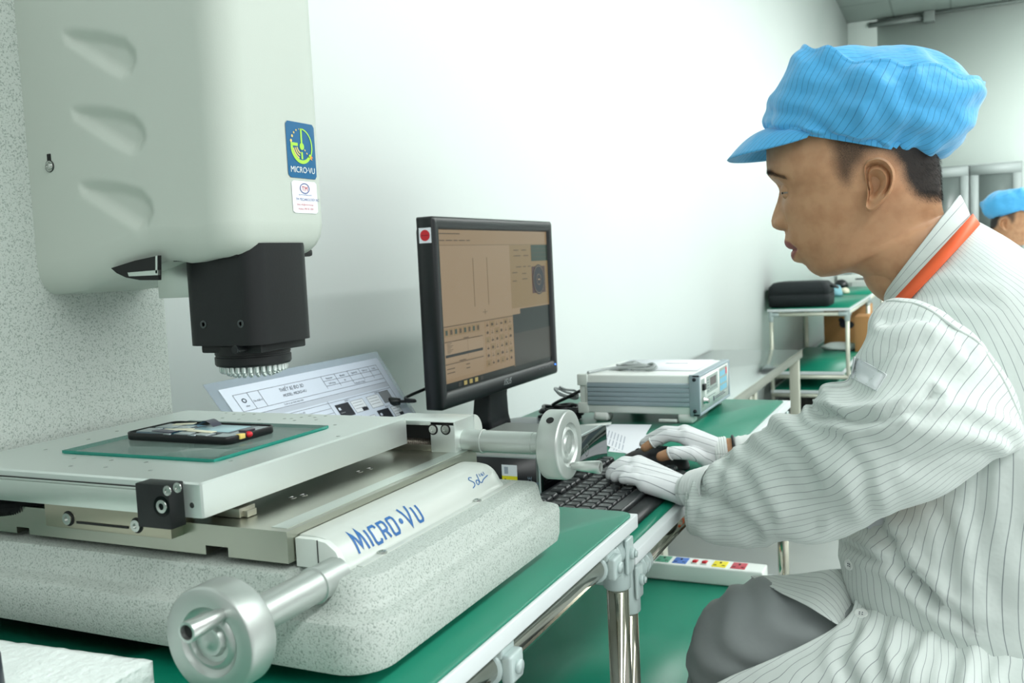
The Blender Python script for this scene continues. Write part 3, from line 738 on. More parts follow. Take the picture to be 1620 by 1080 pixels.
# end plate behind the first handwheel shaft
t = MM(); t.prism([Vector((.601, y, z)) for y, z in [(.4385, .8335), (.4395, .8400), (.4440, .8485), (.4530, .8550), (.4640, .8568), (.4825, .8568), (.4825, .8335)]], (.0065, 0, 0)); ep = t.build('end_plate', 'lightgrey', mach)
t = MM(); t.box((.6005, .4605, .8335), (.6012, .4613, .8565)); t.build('seam', 'dark', ep)
def handwheel(name, hub, ax, rad, thick, kd, shaft_len, shaft_r, kl=1.0):
    """wheel disc with turned grooves, tapered crank knob, shaft with collar; hub = centre of the disc"""
    ax = Vector(ax).normalized(); hub = Vector(hub); mb = MM(); T = thick
    prof = [(-T/2, rad*.30), (-T/2, rad*.93), (-T/2+.0008, rad*.985), (-T/2+.002, rad), (T/2-.0030, rad), (T/2-.0009, rad*.985), (T/2, rad*.945), (T/2, rad*.64), (T/2-.0026, rad*.60), (T/2-.0034, rad*.53), (T/2-.0010, rad*.46), (T/2-.0008, rad*.43), (T/2-.0040, rad*.39), (T/2-.0042, rad*.30), (T/2-.0012, rad*.25), (T/2-.0018, rad*.17), (T/2-.0002, rad*.09), (T/2, .0002)]
    mb.lathe(prof, hub, ax, 72, caps=False); w_ = mb.build(name, 'turned', mach, ang=50)
    kd = Vector(kd).normalized(); kp = hub + ax*(T/2-.001) + kd*rad*.66
    MM().lathe([(0, .0038), (.003, .0040), (.004, .0046), (.012, .0054), (.022, .0064), (.031, .0070), (.0325, .0066), (.0326, .0050), (.029, .0045), (.028, .0005)], kp, ax, 28, caps=False).build('crank_knob', mat('polished_knob', srgb(206, 210, 207), .30, .9), w_)
    MM().lathe([(.0285, .0001), (.0292, .0047), (.0295, .0047)], kp, ax, 24).build('knob_bore_shade', 'dark', w_)  # dark disc painting the shade inside the hollow knob end
    t = MM(); L = shaft_len; r = shaft_r
    t.lathe([(0, r*.97), (L*.16, r*.97), (L*.165, r*1.0), (L*.74, r*1.0), (L*.745, r*1.10), (L*.765, r*1.10), (L*.77, r*1.04), (L, r*1.04)], hub-ax*T/2, -ax, 40); t.build('shaft', 'turned', w_, ang=25)
    return w_
h1 = S_inv @ PY(330, 1016, .4450*SF)
handwheel('handwheel', (h1.x+.012, .4450, h1.z), (-1, 0, 0), .0372, .0245, (0, -.52, .80), .600-h1.x-.022, .0132)
h2 = S_inv @ PX(893, 703, .925*SF)
w2 = handwheel('handwheel', (.925, h2.y+.006, h2.z), (0, -1, 0), .0372, .0245, (.22, 0, -.95), .497-h2.y-.015, .0122)
t = MM(); t.lathe([(.0001, .0042), (.0004, .0042)], (.925-.0372*.60, h2.y+.006, h2.z+.0372*.80), (-.60, 0, .80), 20); t.build('set_screw_hole', 'dark', w2)
# drive block at the right end of the stage, lead screw in its opening
zc = h2.z
t = MM(); t.box((.902, .497, zc-.016), (.950, .528, .8985), .0012); t.box((.902, .497, .8935), (.950, .585, .8985), .0008); t.box((.945, .497, zc-.016), (.950, .585, .8985), .0008)
db = t.build('drive_block', 'alu', mach)
t = MM(); t.box((.912, .520, zc-.014), (.9455, .584, .894)); t.build('opening', 'dark', db)
rings = []; 
t = MM()
for i in range(46):
    y = .528 + .055*i/45; r = .0068 if i % 2 else .0056
    rings.append([Vector((.9125+r*cos(2*pi*k/16), y, zc+r*sin(2*pi*k/16)-.003)) for k in range(16)])
t.loft(rings); t.build('lead_screw', mat('oily_screw', srgb(92, 88, 80), .3, .8), db, ang=20)
for (a, b) in ((685, 679), (705, 679)):
    p = S_inv @ PX(a, b, .902*SF)
    MM().lathe([(.0002, .0062), (.0004, .0062)], (.902, p.y, p.z), (-1, 0, 0), 24).build('counterbore', 'dark', db)
    MM().lathe([(0, .0048), (.0012, .0046), (.0012, .0024), (.0005, .0022)], (.902, p.y, p.z), (-1, 0, 0), 20).build('screw', 'screw', db)
# rounded end cap of the block
t = MM(); t.prism([Vector((.950+.0, .4985, zc-.016)), Vector((.950, .4985, .8985))]+[Vector((.950+.022*sin(a*pi/20), .4985, .8765+.022*cos(a*pi/20))) for a in range(0, 11)]+[Vector((.972, .4985, zc-.016))], (0, .05, 0)); t.build('end_cap', 'cover', db)

# ================================================================ opened phone lying on the glass
def phone():
    zt = MS((0, 0, .9079)).z
    A = PZ(196, 696, zt); B = PZ(362, 705, zt); C_ = PZ(425, 683, zt); 
    u = (B-A); L = u.length; u.normalize(); v = (C_-B); v = (v - u*v.dot(u)); v.normalize(); W = abs((C_-B).dot(v)); SX, SY = L/.146, W/.073
    if u.cross(v).z < 0: v = -v
    n = Vector((0, 0, 1)); O = A
    T = thing('opened_phone', 'opened black mobile phone chassis with bare circuit boards lying on the glass stage', 'phone', A + u*L/2 + v*W/2)
    Pt = lambda a, b, z: O + u*(a*SX) + v*(b*SY) + n*z
    def rr(x0, x1, y0, y1, r, z, k=6): return [Pt(p.x, p.y, z) for p in rrect(x0, x1, y0, y1, r, 0, k)]
    mb = MB(); t_ = .0016; LL, WW = .146, .073
    rings = [rr(.001, LL-.001, .001, WW-.001, .009, .0002), rr(0, LL, 0, WW, .010, .0015), rr(0, LL, 0, WW, .010, .0066), rr(.0006, LL-.0006, .0006, WW-.0006, .0095, .0072), rr(t_, LL-t_, t_, WW-t_, .008, .0072), rr(t_+.0005, LL-t_-.0005, t_+.0005, WW-t_-.0005, .008, .0035)]
    mb.loft(rings, cap0=True, cap1=True); fr = mb.build('chassis', mat('phone_black', srgb(20, 22, 24), .3), T)
    silver = mat('shield_can', srgb(176, 186, 190), .3, .85); pcb = mat('circuit_board', srgb(60, 128, 160), .4); batt = mat('battery_wrap', srgb(104, 112, 116), .45, .2); tape = mat('cream_tape', srgb(214, 214, 190), .6); flex = mat('flex_cable', srgb(60, 62, 78), .35)
    bx = lambda nm, a0, a1, b0, b1, z0, z1, m_, rot=0: MB().box((0, 0, 0), (a1-a0, b1-b0, z1-z0), .0004).bm
    def comp(nm, a0, a1, b0, b1, z0, z1, m_, rot=0, label=None):
        t = MB(); c = ((a0+a1)/2, (b0+b1)/2); R = Matrix.Rotation(rot, 3, 'Z'); pts = []
        for (x, y) in ((a0, b0), (a1, b0), (a1, b1), (a0, b1)):
            q = R @ Vector((x-c[0], y-c[1], 0)); pts.append(Pt(q.x+c[0], q.y+c[1], z0))
        t.prism(pts, (0, 0, z1-z0), bev=.0003); o = t.build(nm, m_, T)
        if label: o['label'] = label
    comp('circuit_board', .004, .060, .005, .066, .0036, .0052, pcb, 0, 'blue circuit board')
    comp('battery', .062, .128, .022, .064, .0036, .0068, batt)
    comp('battery_label', .068, .122, .026, .060, .0068, .0070, mat('pale_blue_film', srgb(150, 188, 196), .2), 0, 'pale blue film')
    comp('lower_board', .118, .141, .006, .066, .0036, .0066, silver)
    for i, (a, b, c, d, r) in enumerate([(.008, .026, .010, .030, .1), (.030, .050, .008, .026, -.05), (.010, .034, .034, .056, .05), (.038, .056, .032, .050, .2), (.066, .086, .006, .019, .05), (.092, .112, .006, .019, -.08)]):
        comp('shield_can', a, b, c, d, .0052 if a < .06 else .0036, .0072, silver, r)
    for i, (a, b, c, d, r) in enumerate([(.020, .044, .050, .060, .4), (.034, .070, .020, .030, .25), (.070, .108, .018, .026, -.1)]):
        comp('tape_strip', a, b, c, d, .0072, .0078, tape, r)
    comp('flex_cable', .030, .062, .008, .020, .0074, .0080, flex, -.2)
    t = MB(); pts = [Pt(.052, .058, .0074), Pt(.060, .056, .0100), Pt(.068, .055, .0125), Pt(.076, .054, .0105), Pt(.082, .053, .0075)]; rings = []
    for q in catmull(pts, 5): rings.append([q - v*.006, q + v*.006])
    t.loft(rings, closed=False); t.build('raised_flex', flex, T)
    comp('motor', .132, .142, .030, .044, .0066, .0085, mat('motor_grey', srgb(90, 84, 92), .3, .6))
    t = MB(); t.sphere(Pt(LL-.0004, .030, .0052), .0035, 12, (1, 1, .8)); t.build('red_button', 'red', T)
    t = MB(); t.box(Pt(LL-.0018, .016, .004)-Vector((.0008, .003, .001)), Pt(LL-.0006, .022, .0064)+Vector((.0008, .003, .001)), .0005); t.build('side_contact', 'sand', T)
    for a in (.058, .092): 
        t = MB(); t.prism([Pt(a, -.0004, .0068), Pt(a+.010, -.0004, .0068), Pt(a+.010, .0010, .0068), Pt(a, .0010, .0068)], (0, 0, .0014)); t.build('clip', silver, T)
phone()

# ================================================================ foam block and dark thing at the near left on the table
def foam_block():
    z1 = Z1+.030; A = PZ(241, 1044, z1); B = PZ(0, 1012, z1)
    d = (B-A); d.z = 0; d.normalize(); q = Vector((-d.y, d.x, 0)); q = q if q.x < 0 else -q
    mb = MB(); t = bmesh.new(); nx, ny, nz = 90, 60, 8; L, W, H = .34, .20, .0290
    O = A - Vector((0, 0, H)); rings = []
    bmesh.ops.create_cube(t, size=1); bmesh.ops.subdivide_edges(t, edges=list(t.edges), cuts=46, use_grid_fill=True)
    for v in t.verts:
        p = O + d*((v.co.x+.5)*L) + q*((v.co.y+.5)*W) + Vector((0, 0, (v.co.z+.5)*H))
        k = noise.noise(p*260)*.0014 + noise.noise(p*90)*.0010
        c = Vector((v.co.x, v.co.y, v.co.z if v.co.z > -.49 else 0)); p += c*k*2.2
        if v.co.z <= -.49: p.z = Z1+.0012
        v.co = p
    mb.merge(t); tag(mb.build('foam_block', 'foam', ang=80), 'slab of rough white packing foam at the front left corner of the foreground table', 'foam block')
foam_block()
p = PZ(-14, 1062, Z1+.05)
t = MB(); t.cyl((p.x, p.y+.010, Z1+.031), (p.x, p.y+.010, Z1+.060), .013, .012, n=28, bev=.002); tag(t.build('cap', mat('slate_cap', srgb(40, 46, 56), .4)), 'dark round cap cut by the left border of the picture, on the white foam slab', 'cap')

# ================================================================ monitor
def monitor():
    TL, BL, TR, BR = (Vector(v) for v in ((0, 0, 0),)*4)
    YF = .800
    a = PY(695, 340, YF); b = PY(873.8, 594.5, YF); c = PY(881.7, 352.6, YF); d = PY(689.3, 651, YF)
    x0 = (a.x+d.x)/2; x1 = (b.x+c.x)/2; z1 = (a.z+c.z)/2; z0 = (b.z+d.z)/2
    T = thing('monitor', 'black widescreen monitor showing a tan measuring program, on a round foot by the white wall', 'monitor', ((x0+x1)/2, .812, Z2+.0015))
    Y = lambda k: YF+k
    ring = lambda y, g=0, r=.004: [Vector((p.x, y, p.y)) for p in rrect(x0+g, x1-g, z0+g, z1-g, r, 0, 3)]
    bz = .022; bb = .030
    def inner(y, g, r=.002): return [Vector((p.x, y, p.y)) for p in rrect(x0+g, x1-g, z0+g+bb-bz, z1-g, r, 0, 3)]
    mb = MB()
    mb.loft([ring(Y(.034), .006), ring(Y(.032)), ring(Y(.003)), ring(Y(0), .003), inner(Y(.0005), bz-.003), inner(Y(.006), bz)], cap1=False)
    fr = mb.build('bezel', 'blackp', T, ang=30)
    # deeper back shell
    mb = MB(); rg = lambda y, g, r=.012: [Vector((p.x, y, p.y)) for p in rrect(x0+g, x1-g, z0+g*1.2, z1-g*.7, r, 0, 4)]
    mb.loft([rg(Y(.032), .010), rg(Y(.045), .020), rg(Y(.062), .050)]); mb.build('back_shell', 'blackp', T, ang=30)
    sx0, sx1, sz0, sz1 = x0+bz, x1-bz, z0+bb, z1-bz; W = sx1-sx0; H = sz1-sz0
    em = lambda n, r, g, b_, k=.40: mat(n, srgb(r*.25, g*.25, b_*.25), .25, 0, .5, emit=(srgb(r, g, b_), k))
    SM = [em('screen_tan', 190, 160, 122), em('screen_light_tan', 196, 168, 132), em('screen_line', 104, 86, 66), em('screen_slate', 44, 54, 54), em('screen_grey_brown', 78, 76, 70), em('screen_ochre', 176, 148, 104), em('screen_dark', 22, 30, 30), em('screen_maroon', 96, 66, 68), em('screen_navy', 50, 52, 66), em('screen_yellow', 220, 200, 120), em('screen_green', 60, 84, 72)]
    mb = MB(); u = Vector((1, 0, 0)); v = Vector((0, 0, 1)); O = Vector((sx0, Y(.0055), sz0))
    it = [(0, 0, 1, 1, 0, 0), (0, .955, 1, 1, 0, 1), (0, .905, 1, .952, 0, 1), (0, .902, 1, .904, 2, 2),
          (0, .405, .60, .90, 1, 1), (.60, .45, 1, .90, 5, 1), (.605, .20, 1, .44, 3, 1), (.605, .035, 1, .27, 4, 2), (.60, .0, 1, .035, 6, 3), (0, 0, .60, .045, 6, 2),
          (.60, .405, .68, .45, 1, 2), (.265, .50, .268, .82, 2, 3), (.385, .50, .388, .82, 2, 3), (.33, .455, .37, .458, 2, 3), (.349, .44, .352, .475, 2, 3),
          (.82, .78, 1, .90, 10, 3), (.82, .54, .965, .74, 7, 3),
          (0, .395, .60, .40, 2, 3), (0, .30, .30, .302, 2, 3), (.01, .07, .32, .16, 1, 2), (.01, .175, .32, .30, 1, 2), (.015, .205, .315, .222, 6, 3), (.01, .16, .32, .165, 2, 3), (.012, .30, .318, .305, 2, 3)]
    for k in range(3): it.append((.82, .81+.03*k, 1, .813+.03*k, 2, 4))
    for k in range(9): it.append((.03, .232+.0085*k*1.0, .055+.02*((k*7) % 3)/2, .235+.0085*k, 2, 4))
    for k in range(8): it.append((.017+.036*k, .335, .044+.036*k, .385, 5, 3)); it.append((.022+.036*k, .345, .038+.036*k, .375, 2 if k % 2 else 10, 4))
    for j in range(6):
        for i in range(6):
            x = .345+.042*i; y = .085+.052*j; it.append((x, y, x+.036, y+.044, 0 if (i+j) % 3 else 5, 3)); it.append((x+.008, y+.012, x+.026+.004*((i*j) % 2), y+.016+.012*((i+2*j) % 3)/2, 2, 4)); it.append((x+.015, y+.01, x+.018, y+.034, 2, 4))
    for k, (x, y, wd) in enumerate([(.01, .972, .16), (.01, .93, .04), (.06, .93, .05), (.12, .93, .03), (.16, .93, .05), (.22, .93, .03), (.64, .86, .05), (.72, .86, .05), (.64, .82, .07), (.74, .82, .05), (.66, .74, .05), (.73, .74, .03), (.78, .74, .03), (.62, .70, .05), (.72, .69, .04), (.72, .65, .05), (.62, .64, .04), (.16, .307, .04), (.12, .168, .05), (.02, .13, .06), (.02, .105, .06), (.17, .135, .03), (.17, .11, .03)]): it.append((x, y, x+wd, y+.006, 2, 4))
    for k in range(5): it.append((.10+.045*k, .008, .125+.045*k, .036, 9 if k in (1, 2, 3) else 4, 4))
    for k in range(14): it.append((.19, .19+.008*k, .193, .193+.008*k, 2, 4))
    mb.rects(O, u, v, [(a*W, b_*H, c_*W, d_*H, m_, l) for a, b_, c_, d_, m_, l in it], off=.0002, step=.00015)
    f3 = lambda uu, vv, off: O + u*uu + v*vv + Vector((0, -off, 0))
    cc = (.892*W, .64*H)
    arc_strip(mb, cc, 0, .066*W, 0, 360, f3, .0011, 8, 30); arc_strip(mb, cc, .058*W, .060*W, 0, 360, f3, .0013, 1, 30); arc_strip(mb, cc, .022*W, .024*W, 0, 360, f3, .0013, 1, 20)
    mb.rects(O, u, v, [(cc[0]-.012*W, cc[1]-.0015, cc[0]+.012*W, cc[1]+.0015, 1, 12)])
    mb.build('screen', SM, T, flat=True)
    mb = MB(); mb.text('/SUS', (x0+(x1-x0)*.475, Y(-.0002), z0+.0105), u, v, .0165, shear=.35, wx=.95); mb.text('/', (x0+(x1-x0)*.468, Y(-.0002), z0+.0105), u, v, .0165, shear=.2)
    mb.build('maker_name', mat('silver_print', srgb(190, 196, 198), .3, .5), T)
    mb = MB(); 
    for k in range(5): mb.rects((0, Y(-.0002), 0), u, v, [(x1-.105+.018*k, z0+.020, x1-.098+.018*k, z0+.0212, 0, 1)])
    mb.build('button_marks', mat('grey_print', srgb(96, 102, 106), .5), T)
    MB().box((x1-.016, Y(-.001), z0+.0195), (x1-.012, Y(.001), z0+.0220)).build('power_light', mat('blue_led', srgb(20, 60, 160), .3, emit=(srgb(60, 130, 255), 3)), T)
    # round white and red sticker on the frame's near edge
    z = PX(678, 372, x0).z; y = YF+.014
    t = MB(); t.rects((x0-.0003, y+.014, z-.013), (0, -1, 0), (0, 0, 1), [(0, 0, .024, .026, 0, 0)]); f4 = lambda uu, vv, off: Vector((x0-.0003-off, y+.014-uu, z-.013+vv))
    arc_strip(t, (.012, .013), 0, .0095, 0, 360, f4, .0006, 1, 24); t.rects((x0-.0003, y+.014, z-.013), (0, -1, 0), (0, 0, 1), [(.005, .0125, .019, .0135, 2, 6)])
    t.build('seal_sticker', ['paper', 'red', mat('dark_red', srgb(130, 20, 30), .5)], T)['label'] = 'white sticker with a red disc'
    # neck and foot
    xc = (x0+x1)/2; mb = MB()
    nx = PY(742, 650, .86).x
    rings = []
    for z, wd, dy, dd in ((Z2+.012, .048, .0, .022), (Z2+.035, .045, .002, .020), (Z2+.075, .042, .0, .018), (Z2+.17, .042, -.012, .016)): rings.append([Vector((p.x, p.y, z)) for p in rrect(xc-wd, xc+wd, .838+dy-dd, .838+dy+dd, .006, 0, 3)])
    mb.loft(rings); mb.build('neck', 'blackp', T)
    mb = MB(); rings = []
    for z, k in ((Z2+.0015, .985), (Z2+.006, 1), (Z2+.010, .985), (Z2+.0145, .80), (Z2+.0165, .45)): rings.append([Vector((xc+.145*k*cos(2*pi*i/56), .812+.056*k*sin(2*pi*i/56), z)) for i in range(56)])
    mb.loft(rings); mb.build('foot', mat('foot_dark_grey', srgb(58, 66, 70), .30), T)
    # lead going off to the left with its plug
    A = Vector((x0+.06, YF+.066, z0+.03)); B = PY(657, 634, .86); P1 = PY(632, 635, .90)
    mb = MB(); mb.tube([A, A+Vector((-.04, .02, -.012)), B, P1], .0030, 8); mb.build('cable', 'blackp', T)
    P2 = PY(616, 635, .915)
    mb = MB(); mb.cyl(P1+(P1-P2)*.1, P2, .0062, .0085, n=16, bev=.001); P3 = P2+(P2-P1)*.8; mb.cyl(P2, P3, .0085, .0105, n=16, bev=.001); mb.build('plug', 'blackp', T)
    return x0, x1, z0, z1
MON = monitor()

# ================================================================ acrylic document stand
def doc_stand():
    Yb = .945; tlp = PY(323, 604, Yb); trp = PY(597, 558, Yb); brp = PY(625, 655, Yb-.012); blp = PY(340, 655, Yb-.012)
    x0, x1 = tlp.x, trp.x; ztop = (tlp.z+trp.z)/2
    W = x1-x0; zb = Z1+.0012; zb = Z1+.0012
    H = ztop - zb
    lean = .055
    # the right half stands over the lower table: the stand's foot spans both tops, so its base sits on the higher one
    T = thing('document_stand', 'clear acrylic stand holding a printed instruction sheet, leaning behind the measuring stage', 'document stand', ((x0+x1)/2, Yb-.02, zb))
    u = Vector((1, 0, 0)); v = Vector((0, lean, H)).normalized(); n = u.cross(v)
    sl = PY(340, 655, Yb); sr = PY(625, 655, Yb)
    O = Vector((x0, Yb-lean, zb)); L = sqrt(H*H+lean*lean)
    # the board hangs a little askew: its sides slope to the right going down
    sk = .030/.12*.0
    acr = mat('acrylic', srgb(196, 214, 238), .05, 0, .5); acr.node_tree.nodes['Principled BSDF'].inputs['Alpha'].default_value = .32
    def pl(a, b, c=0): return O + u*(a + (1-b/L)*.055) + v*b + n*c
    mb = MB(); mb.prism([pl(0, 0, -.0035), pl(W, 0, -.0035), pl(W, L, -.0035), pl(0, L, -.0035)], n*.002); 
    mb.prism([pl(0, 0, -.0035), pl(W, 0, -.0035), pl(W, 0, .018), pl(0, 0, .018)], v*.003); mb.build('acrylic_board', acr, T)
    pw, ph = W-.030, .297*.98; pb = L-.012-ph if L-.012-ph > .004 else .004; ph = L-.012-pb
    mb = MB(); px_ = .018
    mb.prism([pl(px_, pb, -.0012), pl(px_+pw, pb, -.0012), pl(px_+pw, pb+ph, -.0012), pl(px_, pb+ph, -.0012)], n*.0004, mi=0)
    P = lambda a, b, c=0: pl(px_+a, pb+ph-b*.74, -.0007+c)
    def R(a, b, c, d, mi, ly=1): mb.quad(P(a, d, ly*.0001), P(c, d, ly*.0001), P(c, b, ly*.0001), P(a, b, ly*.0001), mi)
    def ln(a, b, c, d, w_=.0008, mi=1): 
        if abs(b-d) < 1e-9: R(a, b, c, b+w_, mi, 2)
        else: R(a, b, a+w_, d, mi, 2)
    m0, m1 = .018, pw-.018; y0 = .016
    ln(m0, y0, m1, y0); ln(m0, y0, m0, ph-.01); ln(m1, y0, m1, ph-.01)
    xs = [m0+(m1-m0)*k for k in (0, .08, .145, .56, .66, .76, .85, .93, 1)]
    for x in xs[1:8]: ln(x, y0, x, y0+.036 if x < xs[3] else y0+.030)
    ln(xs[3], y0+.012, m1, y0+.012); ln(m0, y0+.036, m1, y0+.036); ln(xs[3], y0+.024, m1, y0+.024); ln(m0, y0+.046, m1, y0+.046)
    R(m0, y0+.0465, m1, y0+.058, 2); ln(m0, y0+.062, m1, y0+.062)
    for k in range(3): ln(m0, y0+.074+.011*k, m0+(m1-m0)*.50, y0+.074+.011*k)
    ln(m0+(m1-m0)*.5, y0+.058, m0+(m1-m0)*.5, ph-.01)
    t_ = lambda s_, a, b, z_, al='CENTER', mi=1: mb.text(s_, P(a, b, .0003), u, v, z_*.85, mi=mi, off=0, align=al)
    t_('THIẾT BỊ ĐO 3D', m0+(m1-m0)*.34, y0+.014, .0095); t_('MODEL: MICRO-VU', m0+(m1-m0)*.34, y0+.026, .0078); t_('Tên thiết bị', m0+(m1-m0)*.112, y0+.022, .0050)
    for k, x in enumerate((.61, .71, .805, .89, .965)): t_(['Phòng ban', 'Bộ phận', 'Người lập', 'Kiểm tra', 'Duyệt'][k], m0+(m1-m0)*x, y0+.009, .0050); t_(['Chất lượng', 'QC', '', '', ''][k] or ' ', m0+(m1-m0)*x, y0+.021, .0046)
    t_('Trình tự các bước thực hiện', m0+(m1-m0)*.30, y0+.043, .0048); t_('Hướng dẫn sử dụng', m0+(m1-m0)*.80, y0+.034, .0046)
    t_('Nội dung công việc', m0+(m1-m0)*.28, y0+.070, .0050); t_('1. Chuẩn bị', m0+.006, y0+.083, .0048, 'LEFT'); t_('Kiểm tra nguồn điện, đèn và bàn đo trước khi vận hành máy', m0+.006, y0+.0925, .0044, 'LEFT')
    arc_strip(mb, (0, 0), .003, .005, 0, 360, lambda a, b, o: P(m0+.0155+a, y0+.015-b, .0003), 0, 1, 12); t_('Logo'[:0] or 'VINA', m0+.0155, y0+.029, .0045)
    hx = m0+(m1-m0)*.53
    pics = [(0.0, .070, .046, .032, 4, 'Bước 1'), (.052, .070, .044, .030, 5, ''), (.110, .070, .044, .030, 5, 'Bước 2'), (.160, .066, .036, .030, 3, ''), (.006, .114, .044, .034, 3, 'Bước 3'), (.060, .114, .044, .032, 5, ''), (.116, .108, .044, .034, 4, 'Bước 4'), (.168, .108, .034, .026, 5, '')]
    for a, b, wd, hh, mi, s_ in pics:
        a *= (m1-m0)*.47/.21; wd *= (m1-m0)*.47/.21
        R(hx+a, y0+b, hx+a+wd, y0+b+hh, 1, 1); R(hx+a+.0008, y0+b+.0008, hx+a+wd-.0008, y0+b+hh-.0008, mi, 2)
        if mi == 5:
            for k in range(3): R(hx+a+.004, y0+b+.006+.007*k, hx+a+wd-.006, y0+b+.0068+.007*k, 1, 3)
            R(hx+a+wd*.55, y0+b+hh*.7, hx+a+wd-.001, y0+b+hh-.001, 4, 3) if s_ == '' else None
        if mi == 4: R(hx+a+.004, y0+b+.008, hx+a+.010, y0+b+.014, 0, 3); R(hx+a+.004, y0+b+.020, hx+a+.016, y0+b+.0215, 3, 3)
        if s_: t_(s_, hx+a+wd*1.0, y0+b-.002, .0055)
    mb.build('instruction_sheet', [mat('sleeved_paper', srgb(208, 218, 232), .35), 'ink', mat('grey_band', srgb(188, 196, 208), .7), mat('photo_grey', srgb(128, 132, 136), .6), 'inkd', mat('photo_pale', srgb(222, 228, 234), .6)], T, flat=True)
doc_stand()

# ================================================================ bench instrument with its leads
def instrument():
    x0 = 1.842; x1 = 2.115; z0 = Z2+.019
    a = PX(1108, 662, x0); z1 = PX(1105, 594, x0).z; y0 = a.y; y1 = y0+.265
    y1 = PX(918.5, 656, x0).y; 
    T = thing('bench_instrument', 'white and grey bench instrument with blue keypad and digital display on the keyboard table', 'instrument', ((x0+x1)/2, (y0+y1)/2, Z2+.0015))
    MB().box((x0, y0+.012, z0), (x1, y1-.012, z1), .003).build('case', 'white', T)
    h = z1-z0
    t = MB(); t.box((x0-.0014, y0+.018, z0+h*.20), (x0+.002, y1-.018, z0+h*.80))
    for k in range(5): t.box((x0-.0026, y0+.018, z0+h*(.21+.118*k)), (x0, y1-.018, z0+h*(.31+.118*k)), .0006)
    t.build('grey_side_fins', 'grey', T); 
    t = MB(); t.box((x0-.003, y0-.001, z0-.002), (x0+.006, y0+.020, z1+.001), .0012); t.box((x1-.006, y0-.001, z0-.002), (x1+.003, y0+.020, z1+.001), .0012)
    t.box((x0-.003, y0-.001, z1-.004), (x1+.003, y0+.014, z1+.001), .0012); t.box((x0-.003, y0-.001, z0-.002), (x1+.003, y0+.014, z0+.003), .0012); fr = t.build('front_frame', 'grey', T)
    t = MB(); t.box((x0-.002, y1-.018, z0+h*.72), (x0+.012, y1+.004, z1+.001), .001); t.box((x0-.002, y1-.018, z0-.001), (x0+.012, y1+.004, z0+h*.26), .001); t.box((x0+.002, y1-.014, z0), (x1, y1, z1-.002), .001); t.build('rear_frame', 'lightgrey', T)
    for z in (z0+.008, z1-.008): MB().cyl((x0-.003, y0+.0095, z), (x0-.0045, y0+.0095, z), .0038, n=14).build('screw', 'inkd', fr)
    Wd = x1-x0-.012; ox = x0+.006; Pn = y0+.0005
    t = MB(); t.box((ox, Pn, z0+.004), (ox+Wd, Pn+.01, z1-.005)); fp = t.build('front_panel', 'white', T)
    u = Vector((1, 0, 0)); v = Vector((0, 0, 1)); H = h-.009; O = (ox, Pn, z0+.004)
    t = MB(); it = [(.04, .10, .15, .92, 0, 1), (.21, .42, .60, .92, 0, 1), (.66, .20, .95, .95, 0, 1), (.33, .60, .54, .84, 1, 2)]
    for j in range(3):
        for i in range(3): it.append((.68+.085*i, .26+.22*j, .75+.085*i, .42+.22*j, 2, 2))
    it.append((.885, .70, .935, .90, 3, 3))
    for k in range(5): it.append((.23, .48+.08*k, .29, .50+.08*k, 4, 2)); it.append((.33+.05*k, .48, .345+.05*k, .55, 4, 2))
    it += [(.42, .10, .46, .24, 4, 2), (.48, .13, .86, .15, 4, 2), (.48, .18, .80, .20, 4, 2), (.24, .31, .50, .325, 4, 2)]
    t.rects(O, u, v, [(a_*Wd, b*H, c*Wd, d*H, m_, l) for a_, b, c, d, m_, l in it])
    t.build('keypad_and_display', [mat('panel_grey', srgb(150, 164, 158), .5), mat('dark_red_display', srgb(52, 26, 30), .15), mat('key_blue', srgb(112, 186, 214), .5), 'red', 'ink'], fp, flat=True)
    MB().box((ox+.065*Wd, Pn-.006, z0+.004+H*.60), (ox+.125*Wd, Pn+.001, z0+.004+H*.78), .002).build('rocker_switch', 'blackp', fp)
    t = MB(); t.lathe([(0, .0075), (.003, .0075), (.0035, .0055), (.011, .0055), (.0115, .0048), (.009, .003)], (ox+.095*Wd, Pn, z0+.004+H*.30), (0, -1, 0), 20); t.build('coax_socket', 'screw', fp)
    for (x, y) in ((x0+.018, y0+.03), (x1-.018, y0+.03), (x0+.018, y1-.045), (x1-.018, y1-.045)):
        t = MB(); t.loft([rrect(x-.015, x+.015, y-.013, y+.013, .005, z, 3) for z in (Z2+.0015,)] + [rrect(x-.018, x+.018, y-.016, y+.016, .005, z, 3) for z in (Z2+.006, z0+.001)]); t.build('foot', 'white', T)
    t = MB(); t.box((x0-.001, y0+.048, Z2+.0025), (x0+.012, y0+.086, Z2+.009), .002, rot=Matrix.Rotation(.08, 3, 'Y')); t.build('tilt_foot', 'white', T)
    return x0, x1, y0, y1, z1
IX0, IX1, IY0, IY1, IZ = instrument()
zt = IZ+.0006
